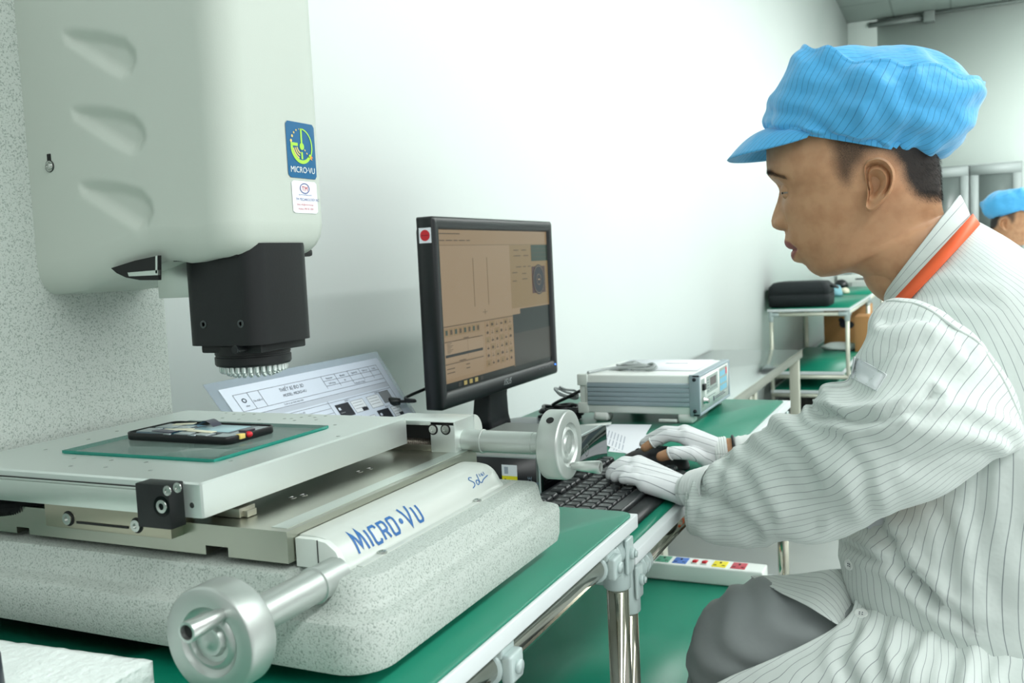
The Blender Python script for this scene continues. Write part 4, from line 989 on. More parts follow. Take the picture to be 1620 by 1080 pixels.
# sheet of paper and coiled grey lead on top of the instrument
a = PZ(1128, 577, zt)
t = MB(); t.prism([Vector((IX0+.070, IY0+.022, zt)), Vector((IX1-.01, IY0+.030, zt)), Vector((IX1-.014, IY1-.03, zt)), Vector((IX0+.075, IY1-.04, zt))], (0, 0, .0016)); t.rects((IX0+.19, IY0+.07, zt+.0016), (0, 1, 0), (-1, 0, 0), [(0, 0, .05, .006, 1, 1)])
tag(t.build('paper_booklet', ['paper', 'ink']), 'thin white paper booklet lying on top of the white bench instrument', 'booklet')
def bundle(name, label, cen, ax, n, r, matn, spread, seed, tail=None, z=0, grp=None, tie=True, parent=None, squash=.35):
    rnd = random.Random(seed); T = thing(name, label, 'cable', cen, grp); ax = Vector(ax).normalized(); side = Vector((-ax.y, ax.x, 0))
    mb = MB(); pts = []; cen = Vector(cen)
    for k in range(n):
        for j in range(10):
            a = 2*pi*j/10; e = spread*(1+.18*rnd.uniform(-1, 1)); pinch = .25+.75*abs(cos(a))
            pts.append(cen + ax*(cos(a)*e) + side*(sin(a)*e*squash*(1.0+.3*rnd.uniform(-1, 1))) + Vector((0, 0, r + abs(rnd.gauss(0, 1))*r*1.2 + k*r*.7)))
    if tail: pts += [Vector(p) for p in tail]
    mb.tube(pts, r, 8, smooth=4); mb.build('lead', matn, T)
    if tie: MB().tube([cen + side*(squash*spread*1.0*cos(2*pi*i/10)) + Vector((0, 0, r*(1+n*.5) + r*(1.2+n*.6)*sin(2*pi*i/10))) for i in range(10)], r*.5, 6, smooth=2, closed=True).build('cable_tie', matn, T)
    return T
c_ = PZ(1000, 574, zt)
bundle('cable_bundle', 'light grey coiled lead tied with a twist on top of the white instrument', (IX0+.075, IY0+.155, zt), (-.25, -1, 0), 3, .0030, mat('grey_lead', srgb(176, 184, 184), .4), .044, 5, tail=[(IX0+.06, IY0+.20, zt+.006), (IX0+.02, IY0+.235, zt+.003), (IX0+.004, IY1-.02, zt+.004)])
bundle('cable_bundle', 'tangle of black leads behind the bench instrument', (IX0+.02, IY1+.055, Z2+.0015), (.3, 1, 0), 7, .0036, 'blackp', .042, 11, tail=[(IX0+.03, IY1+.03, Z2+.05), (IX0+.06, IY1+.012, Z2+.06)], squash=.8, tie=False)
bundle('cable_bundle', 'small loop of grey lead beside the tangle of black leads', (IX0+.05, IY1+.050, Z2+.045), (.1, 1, .3), 2, .0026, mat('pale_lead', srgb(150, 158, 158), .4), .026, 3, squash=.7, tie=False)

# ================================================================ mini computer, papers, keyboard, mouse
def mini_pc():
    x0, x1, y0, y1, z0, z1 = 1.195, 1.456, .520, .70, Z2+.0018, .7655
    T = thing('mini_computer', 'flat black mini computer with glossy front and yellow label, between keyboard and monitor', 'computer', ((x0+x1)/2, (y0+y1)/2, z0))
    MB().box((x0, y0+.004, z0), (x1, y1, z1), .003).build('case', mat('case_top_grey', srgb(120, 130, 128), .38, .3), T)
    t = MB(); t.prism([Vector((p.x, y0-.001, p.y)) for p in rrect(x0-.001, x1+.001, z0, z1+.001, .006, 0, 5)], (0, .006, 0)); fp = t.build('glossy_front', 'gloss', T)
    t = MB(); t.prism([Vector((p.x, y0+.005, p.y)) for p in rrect(x0-.0015, x1+.0015, z0, z1+.0015, .0065, 0, 5)], (0, .003, 0)); t.build('silver_rim', 'joint', T)
    MB().box((x0-.001, y0+.012, z0+.001), (x0+.002, y1-.004, z1-.002)).build('side_panel', 'blackp', T)
    ya = PX(806, 735, x0).y
    t = MB(); f = (0, -1, 0); t.rects((x0-.001, ya+.012, z0+.002), (0, -1, 0), (0, 0, 1), [(0, 0, .024, .034, 1, 0), (0, .034, .024, .050, 0, 0), (.004, .005, .006, .030, 2, 1), (.010, .006, .012, .028, 2, 1), (.016, .005, .018, .026, 2, 1), (.004, .037, .010, .047, 3, 1)])
    t.build('yellow_label', ['paper', 'yellow', 'ink', 'inkl'], T, flat=True)['label'] = 'yellow and white label'
    t = MB(); t.text('SERVICE', (x0-.001, ya-.034, z0+.006), (0, 0, 1), (0, 1, 0), .0085); t.text('TAG 4', (x0-.001, ya-.046, z0+.006), (0, 0, 1), (0, 1, 0), .0085); t.build('side_lettering', mat('grey_lettering', srgb(126, 142, 158), .5), T)
    c = PY(928, 712, y0-.001)
    t = MB(); f5 = lambda a, b, o: Vector((c.x+a, y0-.0013-o, c.z+b)); arc_strip(t, (0, 0), .008, .0094, 0, 360, f5, .0002, 0, 30); t.rects((c.x, y0-.0013, c.z), (1, 0, 0), (0, 0, 1), [(-.001, -.004, .001, .005, 0, 1)])
    t.build('front_logo', mat('dull_silver_print', srgb(120, 120, 122), .3, .6), T)
mini_pc()
z = Z2+.0012
def paper(label, pts, i, nl=9):
    q = [PZ(a, b, z) + Vector((0, 0, .0004*i)) for a, b in pts]; t = MB(); t.prism(q, (0, 0, .0003))
    u = (q[1]-q[0]); v = (q[3]-q[0])
    for k in range(nl):
        a = .12+.72*k/nl
        for (c0, c1) in ((.08, .40), (.46, .90)):
            p = [q[0]+u*c0+v*a, q[0]+u*c1+v*a, q[0]+u*c1+v*(a+.02), q[0]+u*c0+v*(a+.02)]; t.quad(*[w_+Vector((0, 0, .0005)) for w_ in p], mi=1)
    tag(t.build('paper_sheet', ['paper', 'inkl'], flat=True), label, 'paper')
paper('white printed sheet on the green table, under the gloved right hand', [(962, 714), (975, 690), (1045, 686), (1020, 720)], 0)
paper('white printed sheet on the green table, nearer the bench instrument', [(935, 694), (944, 671), (1031, 672), (1000, 722)], 1.2)
a = PZ(905, 668, z); t = MB(); t.prism([PZ(880, 676, z+.006), PZ(968, 668, z+.006), PZ(966, 671, z+.006), PZ(882, 682, z+.006)], (0, 0, .0012)); tag(t.build('card_sheet', 'lightgrey'), 'thin grey card lying flat behind the black mini computer', 'card')
t.bm if 0 else None
def keyboard():
    x1 = 1.392; x0 = x1-.358; y0 = .362; y1 = y0+.150; zb = Z2+.0015
    T = thing('keyboard', 'black computer keyboard under the gloved left hand', 'keyboard', ((x0+x1)/2, (y0+y1)/2, zb))
    x0v = 1.030  # the near part of this table's board ends here
    sl = .085
    zt = lambda y: zb + .010 + (y-y0)*sl
    t = MB(); rings = []
    for x in (x0, x0+.002, x1-.002, x1): 
        g = .0 if x0+.001 < x < x1-.001 else .0015
        rings.append([Vector((x, y, z_)) for y, z_ in ((y0+g, zb+.002), (y0+.004, zb), (y1-.004, zb), (y1-g, zb+.003), (y1-g, zt(y1)-g), (y1-.006, zt(y1)+.001-g), (y0+.012, zt(y0+.012)-g), (y0+g, zb+.006))])
    t.loft(rings); body = t.build('case', mat('keyboard_black', srgb(24, 27, 29), .42), T)
    kc = mat('key_cap', srgb(30, 34, 36), .36, bump=(400, .05, .0004))
    legend = mat('key_legend', srgb(170, 178, 180), .5)
    p = .0190; kx0 = x0+.010
    rows = []
    ys = [y1-.020, y1-.045, y1-.064, y1-.083, y1-.102, y1-.121]
    std = lambda ws: ws
    R = [[1, -1, 1, 1, 1, 1, -.5, 1, 1, 1, 1, -.5, 1, 1, 1, 1], [1]*13+[2], [1.5]+[1]*12+[1.5], [1.75]+[1]*11+[2.25], [2.25]+[1]*10+[2.75], [1.5, 1.25, 1.25, 6, 1.25, 1.25, 1, 1.5]]
    keys = []
    for i, row in enumerate(R):
        x = 0
        for wd in row:
            if wd < 0: x += -wd; continue
            keys.append((kx0+x*p, ys[i], wd)); x += wd
    for i in range(6):
        for k in range(3):
            if i in (1, 2) or (i == 5) or (i == 4 and k == 1) or i == 0: keys.append((kx0+(15.25+k)*p, ys[i], 1))
    protos = {}
    for (x, y, wd) in keys:
        w_ = round(wd, 2)
        if w_ not in protos:
            X0, X1 = x+.0008, x+wd*p-.0008; Y0, Y1 = y-.0088, y+.0088; z_ = zt(y)
            t = MB(); g = .0022
            t.loft([rrect(X0, X1, Y0, Y1, .0012, z_, 2), rrect(X0+.0006, X1-.0006, Y0+.0008, Y1-.0004, .0012, z_+.004, 2), rrect(X0+g, X1-g, Y0+g, Y1-.0012, .002, z_+.0068, 2), rrect(X0+g+.001, X1-g-.001, Y0+g+.001, Y1-.0022, .002, z_+.0066, 2)])
            if w_ < 3: t.rects((X0+.0045, Y1-.0075, z_+.0069), (1, 0, 0), (0, 1, 0), [(0, 0, .0022, .0030, 1, 1), (.0008, .0008, .0014, .0022, 0, 2)])
            o = t.build('key', [kc, legend], T, ang=25); protos[w_] = (o, x, y, z_)
        else:
            o, a, b, c = protos[w_]; dup_child(o, T, Vector((x-a, y-b, zt(y)-c)))
keyboard()

# ================================================================ the seated operator
XH, XT, XC = 1.29, 1.31, 1.292
K['skin'] = None
def skin_mat():
    m = mat('skin', srgb(184, 140, 106), .5, 0, .4, sss=.12, bump=(900, .06, .0005)); nt = m.node_tree; b = nt.nodes['Principled BSDF']; L = nt.links
    def at(n): a = nt.nodes.new('ShaderNodeAttribute'); a.attribute_name = n; return a
    tc = nt.nodes.new('ShaderNodeTexCoord')
    n1 = nt.nodes.new('ShaderNodeTexNoise'); n1.inputs['Scale'].default_value = 45; n1.inputs['Detail'].default_value = 4; L.new(tc.outputs['Object'], n1.inputs['Vector'])
    m1 = nt.nodes.new('ShaderNodeMix'); m1.data_type = 'RGBA'; m1.inputs[6].default_value = srgb(202, 156, 120); m1.inputs[7].default_value = srgb(186, 139, 104)
    r1 = nt.nodes.new('ShaderNodeMapRange'); r1.inputs[1].default_value = .4; r1.inputs[2].default_value = .68; L.new(n1.outputs['Fac'], r1.inputs[0]); L.new(r1.outputs[0], m1.inputs[0])
    m2 = nt.nodes.new('ShaderNodeMix'); m2.data_type = 'RGBA'; m2.inputs[7].default_value = srgb(150, 92, 88); L.new(at('lip').outputs['Fac'], m2.inputs[0]); L.new(m1.outputs[2], m2.inputs[6])
    n2 = nt.nodes.new('ShaderNodeTexNoise'); n2.inputs['Scale'].default_value = 1100; n2.inputs['Detail'].default_value = 1; L.new(tc.outputs['Object'], n2.inputs['Vector'])
    ad = nt.nodes.new('ShaderNodeMath'); ad.operation = 'MULTIPLY_ADD'; ad.inputs[1].default_value = .5; L.new(n2.outputs['Fac'], ad.inputs[0]); h = at('hair'); L.new(h.outputs['Fac'], ad.inputs[2])
    r2 = nt.nodes.new('ShaderNodeMapRange'); r2.inputs[1].default_value = .30; r2.inputs[2].default_value = 1.15; L.new(ad.outputs[0], r2.inputs[0])
    ml = nt.nodes.new('ShaderNodeMath'); ml.operation = 'MULTIPLY'; hs = nt.nodes.new('ShaderNodeMapRange'); hs.inputs[2].default_value = .15; L.new(h.outputs['Fac'], hs.inputs[0]); L.new(r2.outputs[0], ml.inputs[0]); L.new(hs.outputs[0], ml.inputs[1])
    m3 = nt.nodes.new('ShaderNodeMix'); m3.data_type = 'RGBA'; m3.inputs[7].default_value = srgb(44, 38, 34); L.new(ml.outputs[0], m3.inputs[0]); L.new(m2.outputs[2], m3.inputs[6])
    L.new(m3.outputs[2], b.inputs['Base Color']); return m
K['skin'] = skin_mat()
K['coat'] = stripe('striped_smock_cloth', srgb(214, 223, 219), srgb(142, 151, 153), .0100, .00075)
K['capc'] = stripe('striped_blue_cap_cloth', srgb(84, 180, 236), srgb(44, 116, 172), .0066, .00050, rough=.55, bump=.8)
K['glovec'] = stripe('striped_glove_knit', srgb(234, 238, 240), srgb(140, 146, 152), .0110, .0009, rough=.8, bump=.12)
K['trousers'] = mat('grey_trouser_cloth', srgb(146, 153, 153), .75, 0, .3, bump=(26, .35, .004, 3), sheen=.2)
K['rib'] = mat('white_ribbing', srgb(232, 238, 236), .85, sheen=.3)
K['orange'] = mat('orange_ribbon', srgb(250, 108, 62), .55)
K['hairm'] = mat('black_hair', srgb(28, 25, 23), .5)
def attr(o, name, vals):
    a = o.data.attributes.new(name, 'FLOAT', 'POINT'); a.data.foreach_set('value', vals)
def spl(tab, n):
    """dense smooth resample of a list of equal-length tuples"""
    D = len(tab[0]); out = []
    for i in range(n):
        f = i/(n-1)*(len(tab)-1); k = min(int(f), len(tab)-2); t = f-k
        p = [tab[max(k-1, 0)], tab[k], tab[k+1], tab[min(k+2, len(tab)-1)]]
        out.append(tuple(0.5*((2*p[1][d])+(p[2][d]-p[0][d])*t+(2*p[0][d]-5*p[1][d]+4*p[2][d]-p[3][d])*t*t+(3*p[1][d]-p[0][d]-3*p[2][d]+p[3][d])*t**3) for d in range(D)))
    return out
def ringFB(Fv, Bv, w, X, n, e=2.2, taper=0.0, phis=None):
    c = (Fv+Bv)/2; h = (Fv-Bv)/2; out = []
    for k in range(n):
        a = 2*pi*k/n if phis is None else phis[k]
        ca, sa = cos(a), sin(a)
        ac = math.copysign(abs(ca)**(2/e), ca); as_ = math.copysign(abs(sa)**(2/e), sa)
        out.append(c + h*ac + Vector((-1, 0, 0))*(w*as_*(1-taper*ac)))
    return out
person = thing('person', 'person in striped white smock and blue cap, leaning over the keyboard with gloved hands', 'person', (XT, -.10, 0))
PBASE = BASE[person.name]

# ---- head
F1 = [(253, 1213.8), (262, 1214), (268, 1214.4), (276, 1215.5), (284, 1221), (291, 1228), (298, 1232), (303, 1233), (311, 1231.5), (318, 1230), (326, 1227), (333, 1224.4), (341, 1221.5), (347, 1220.2), (352, 1220.8), (356, 1222.5), (360, 1228), (362.5, 1234), (364.5, 1241.5), (370, 1242.8), (376, 1242), (381, 1241.2), (385, 1242.2), (389, 1245), (392, 1249), (395, 1252.8), (398, 1252), (402, 1251.2), (406, 1252.8), (410, 1256), (413, 1262), (416, 1270), (420, 1275.5), (425, 1279), (430, 1284), (434, 1290), (437, 1298)]
F0 = [(253, 1214), (262, 1214.2), (270, 1216), (278, 1219), (286, 1224), (293, 1229), (300, 1233), (310, 1236.5), (320, 1238.5), (340, 1242), (352, 1244), (360, 1245), (368, 1246.5), (380, 1250), (390, 1254), (400, 1259), (410, 1266), (416, 1271.5), (420, 1275.5), (425, 1279), (430, 1284), (434, 1290), (437, 1298)]
HR = [((1325, 118), (1345, 116), .012), ((1275, 140), (1420, 130), .050), ((1242, 168), (1460, 168), .067), ((1224, 200), (1478, 205), .0745), ((1215, 232), (1485, 240), .0775)]
HL = [((1303, 437.8), (1494, 339), .057), ((1320, 436), (1497, 342), .0575), ((1342, 431), (1499, 345), .058), ((1357, 433), (1502, 350), .0585), ((1375, 443), (1508, 360), .059), ((1400, 462), (1522, 378), .060), ((1425, 500), (1550, 405), .062)]
def head_rows():
    rows = []
    for f, b, w_ in spl([(a[0][0], a[0][1], a[1][0], a[1][1], a[2]) for a in HR]+[(1214, 253, 1487, 262, .078)], 26) and [((r[0], r[1]), (r[2], r[3]), r[4]) for r in spl([(a[0][0], a[0][1], a[1][0], a[1][1], a[2]) for a in HR]+[(1214, 253, 1487, 262, .078)], 26)]: rows.append((f, b, w_, None))
    N = 128
    bt = [(253, 1487, 262), (280, 1488, 286), (300, 1489, 303), (340, 1489.5, 315), (400, 1491, 328), (437, 1493.5, 338)]
    wt = [(253, .078), (270, .0785), (290, .0775), (310, .0755), (340, .0715), (370, .0675), (400, .0625), (420, .0590), (437, .0570)]
    for i in range(1, N+1):
        y = 253 + (437.5-253)*i/N
        bx = interp([(a, b) for a, b, c in bt], y); by = interp([(a, c) for a, b, c in bt], y)
        rows.append(((interp(F0, y), y), (bx, by), interp(wt, y), y))
    for r in spl([(1298, 437.4, 1493.5, 338, .0570)]+[(a[0][0], a[0][1], a[1][0], a[1][1], a[2]) for a in HL], 34)[1:]: rows.append(((r[0], r[1]), (r[2], r[3]), r[4], None))
    return rows
HN = 220
PH = []
for k in range(HN):
    s = k/HN*2-1          # -1..1, 0 = front; denser towards the front
    PH.append(pi*(s*.62 + .38*s*abs(s)) if True else pi*s)
HEADP = {}
def build_head(mb):
    rows = head_rows(); rings = []; lip = []; meta = []
    pxm = 1/1240.0
    for ri, (f, b, w_, y) in enumerate(rows):
        Fv = PX(f[0], f[1], XH); Bv = PX(b[0], b[1], XH); ax = (Fv-Bv).normalized()
        R = ringFB(Fv, Bv, w_, XH, HN, 2.25, .06, PH); L = []
        for k, p in enumerate(R):
            x = p.x-XH; front = cos(PH[k]) > 0; dl = 0; lp = 0
            if y is not None and front:
                d = (interp(F0, y)-interp(F1, y))*pxm
                if y < 290: wn = .030
                elif y < 366: wn = interp([(290, .0085), (305, .0075), (320, .0095), (335, .012), (346, .0145), (356, .0150), (363, .0135), (366, .012)], y)
                else: wn = interp([(366, .012), (374, .020), (384, .0235), (396, .024), (408, .021), (416, .02)], y)
                wn = max(wn, .006); dl = d*exp(-(abs(x)/wn)**2.6)
                # wing of the nose and the crease behind it
                dl += .0060*exp(-((abs(x)-.0150)/.0048)**2 - ((y-352)/8.5)**2); dl -= .0022*exp(-((abs(x)-.0225)/.004)**2 - ((y-354)/10)**2)
                # eye socket, lid fold, cheekbone, smile line, mouth corner
                dl -= .0085*exp(-((abs(x)-.027)/.0135)**2 - ((y-301)/14.0)**2)
                dl -= .0030*exp(-((abs(x)-.014)/.006)**2 - ((y-300)/11)**2)
                dl += .0035*exp(-((abs(x)-.045)/.020)**2 - ((y-335)/22)**2)
                dl += .0030*exp(-((abs(x)-.032)/.018)**2 - ((y-279)/7)**2)
                dl -= .0030*exp(-((abs(x)-.0265)/.005)**2 - ((y-394)/7)**2)
                dl += .0030*exp(-((abs(x)-.034)/.010)**2 - ((y-388)/20)**2)
                dl -= .0035*exp(-(x/.020)**2 - ((y-415)/5)**2)*0
                ym = 394.5 + (abs(x)/.024)**2*2.0
                k_ = 1 if abs(x) < .0245 else max(0, 1-(abs(x)-.0245)/.003)
                up = (376+6*(abs(x)/.024)**2, ym); lo = (ym, 411-9*(abs(x)/.024)**2)
                if up[0] < y <= lo[1]: lp = k_*min(1, (y-up[0])/3, (lo[1]-y)/3)
                dl -= .0022*exp(-((y-ym)/1.6)**2)*k_
            q = p + ax*dl; L.append(q); lip.append(lp)
        rings.append(L); meta.append(y)
    mb.loft(rings, closed=True, cap0=True, cap1=True)
    HEADP['rings'] = rings; HEADP['meta'] = meta
    return lip
def surf_near(x_off, y):
    """skin point at signed x offset from the middle, on the front half, for profile row y"""
    rows = HEADP['rings']; best = None
    i = min(range(len(rows)), key=lambda i: 1e9 if HEADP['meta'][i] is None else abs(HEADP['meta'][i]-y))
    for k, p in enumerate(rows[i]):
        if cos(PH[k]) > 0:
            d = abs(p.x-XH-x_off)
            if best is None or d < best[0]: best = (d, p, k, i)
    return best
def ear(mb, side):
    """side -1 near the camera; traced outline, modelled relief"""
    OUT = [(1367.8, 261), (1371, 256), (1377.8, 251.5), (1391, 249.3), (1404.4, 254.4), (1413.8, 265.6), (1417, 279), (1414.4, 295.6), (1407.8, 309), (1397.8, 320), (1389, 329), (1379, 335.5), (1371.6, 333), (1369.6, 326.7), (1372.2, 315.6), (1372, 302), (1369, 286.7), (1367, 273)]
    XE = XH-.0770
    out = [PX(a, b, XE) for a, b in OUT]; out = catmull(out, 4, True); cen = PX(1385.5, 293, XE)
    N = len(out); rings = []
    RR = [0, .12, .24, .34, .42, .50, .56, .62, .68, .74, .80, .86, .91, .955, .985, 1.0, 1.0, .97]
    for ri, r in enumerate(RR):
        L = []
        for k, o in enumerate(out):
            d = o-cen; p = cen + d*max(r, .001); ang = atan2(d.z, d.y)     # y forward, z up
            fwd = cos(ang); up = sin(ang); lobe = max(0, -up)**2
            h = .0015
            h += .0075*exp(-((r-.90)/.075)**2)*(1-.35*lobe)*(1-.75*max(0, fwd)**3*(1-abs(up)))       # helix rim
            h -= .0045*exp(-((r-.74)/.07)**2)*(1-lobe)
            h += .0055*exp(-((r-.56)/.085)**2)*(1-.5*lobe)*(1-.9*max(0, fwd))          # antihelix
            h -= .0150*exp(-(r/.38)**2)                                                  # concha
            h += .0045*exp(-((r-.62)/.16)**2)*max(0, fwd)**4*(1 if abs(up) < .5 else 0)  # tragus
            h += .0026*lobe*exp(-((r-.75)/.22)**2)
            flare = .0150*smooth(-.035, .022, -(p.y-cen.y)+ .0)                           # back edge stands off the head
            h -= .0060*max(0, fwd)**1.5*smooth(.55, .95, r)*(1-lobe)
            if ri == len(RR)-2: h -= .0040
            if ri == len(RR)-1: h -= .0075
            x = XE - h - flare + .004
            L.append(Vector((x if side < 0 else 2*XH-x, p.y, p.z)))
        rings.append(L)
    # close down to the skull
    last = rings[-1]; rings.append([Vector((XE+.006 if side < 0 else 2*XH-XE-.006, cen.y+(p.y-cen.y)*.55, cen.z+(p.z-cen.z)*.6)) for p in last])
    mb.loft(rings, closed=True, cap0=True, cap1=True)
def lids(mb, side):
    c = PX(1251.5, 301, XH-.0300); 
    if side > 0: c.x = 2*XH-c.x
    for (e0, e1, r) in ((-9, 80, .0133), (-21, -80, .0130)):
        rings = []
        for j in range(9):
            e = radians(lerp(e0, e1, j/8)); L = []
            for i in range(17):
                a = radians(-82+164*i/16); rr = r - (.0006 if j == 0 else 0)
                d = Vector((sin(a)*cos(e), cos(a)*cos(e), sin(e))); L.append(c + d*rr)
            rings.append(L)
        rings.insert(0, [c + (p-c).normalized()*.0116 for p in rings[0]])
        mb.loft(rings, closed=False)
    return c
def capsule(mb, a, b, ra, rb, n=14):
    a = Vector(a); b = Vector(b); d = (b-a); L = d.length
    pr = []
    for i in range(6): t = pi/2*i/5; pr.append((-ra*cos(t), ra*sin(t)))
    for i in range(6): t = pi/2*i/5; pr.append((L+rb*sin(t), rb*cos(t)))
    mb.lathe(pr, a, d if L > 1e-6 else (0, 0, 1), n, caps=True)
def remesh(bm, vox, it=6):
    me = bpy.data.meshes.new('tmp'); bmesh.ops.recalc_face_normals(bm, faces=bm.faces); bm.to_mesh(me); bm.free()
    o = bpy.data.objects.new('tmp', me); COL.objects.link(o)
    r = o.modifiers.new('r', 'REMESH'); r.mode = 'VOXEL'; r.voxel_size = vox
    s = o.modifiers.new('s', 'SMOOTH'); s.iterations = it; s.factor = .5
    bpy.context.view_layer.update(); dg = bpy.context.evaluated_depsgraph_get(); m2 = bpy.data.meshes.new_from_object(o.evaluated_get(dg))
    b2 = bmesh.new(); b2.from_mesh(m2); bpy.data.objects.remove(o); bpy.data.meshes.remove(me); bpy.data.meshes.remove(m2); return b2
# hands: joints as sight-line points at their real distance
LW = PX(1082, 776, 1.240); RW = PX(1140, 714, 1.452)
LH = {'i': [PX(1010, 734, 1.283), PX(988, 731, 1.284), PX(974, 739, 1.283), PX(967, 748, 1.282)],
      'm': [PX(1006, 738, 1.264), PX(984, 735, 1.262), PX(971, 742, 1.260), PX(966, 751, 1.260)],
      'r': [PX(1010, 750, 1.242), PX(991, 745, 1.240), PX(980, 749, 1.240), PX(973, 754, 1.240)],
      'p': [PX(1022, 765, 1.226), PX(1005, 757, 1.224), PX(994, 757, 1.224), PX(986, 758, 1.226)],
      't': [PX(1062, 770, 1.275), PX(1036, 764, 1.298), PX(1018, 762, 1.305), PX(1004, 763, 1.302)]}
RH = {'i': [PX(1086, 692, 1.428), PX(1057, 688, 1.424), PX(1036, 698, 1.420), PX(1020, 708, 1.418)],
      'm': [PX(1083, 686, 1.447), PX(1052, 682, 1.448), PX(1032, 692, 1.448), PX(1018, 702, 1.447)],
      'r': [PX(1083, 684, 1.467), PX(1054, 682, 1.472), PX(1036, 690, 1.475), PX(1024, 699, 1.475)],
      'p': [PX(1088, 688, 1.485), PX(1064, 688, 1.492), PX(1050, 695, 1.496), PX(1040, 702, 1.498)],
      't': [PX(1116, 722, 1.438), PX(1088, 716, 1.405), PX(1064, 716, 1.388), PX(1046, 722, 1.388)]}
def hand(mb, W, H, inf=0.0, stop={}, wrist_out=None, palm_r=.0125):
    # (stop: how many joints of a finger are covered)
    for k, ch in H.items():
        r0 = {'i': .0092, 'm': .0094, 'r': .0090, 'p': .0080, 't': .0110}[k]; r1 = {'i': .0070, 'm': .0071, 'r': .0070, 'p': .0062, 't': .0082}[k]
        n = stop.get(k, 3)
        for j in range(3):
            if j >= n: break
            a, b = ch[j], ch[j+1]; ra = lerp(r0, r1, j/3); rb = lerp(r0, r1, (j+1)/3)
            if j == n-1 and k in stop and n == int(n) and stop[k] < 3: pass
            if j + 1 > n: b = a.lerp(b, n-j); rb = lerp(ra, rb, n-j)
            capsule(mb, a, b, ra+inf, rb+inf)
        pr = palm_r+inf
        if k != 't': capsule(mb, W, ch[0], .0185+inf, pr*1.0)
        else: capsule(mb, W, ch[0], .016+inf, .015+inf); capsule(mb, ch[0], (H['i'][0]+W)/2, .014+inf, .013+inf)
    for a, b in (('i', 'm'), ('m', 'r'), ('r', 'p')):
        capsule(mb, H[a][0], H[b][0], palm_r*.9+inf, palm_r*.9+inf); capsule(mb, H[a][0].lerp(W, .4), H[b][0].lerp(W, .4), .0135+inf, .0135+inf)
    if wrist_out is not None: capsule(mb, W, wrist_out, .0200+inf, .0205+inf)
ELB = Vector((1.115, .065, .775)); ERB = None
SHL = Vector((1.205, -.015, .905)); SHR = Vector((1.43, .0, .90))
LD = (ELB-LW).normalized(); RD = (PX(1215, 708, 1.47)-RW).normalized()
ERB = RW + RD*.25
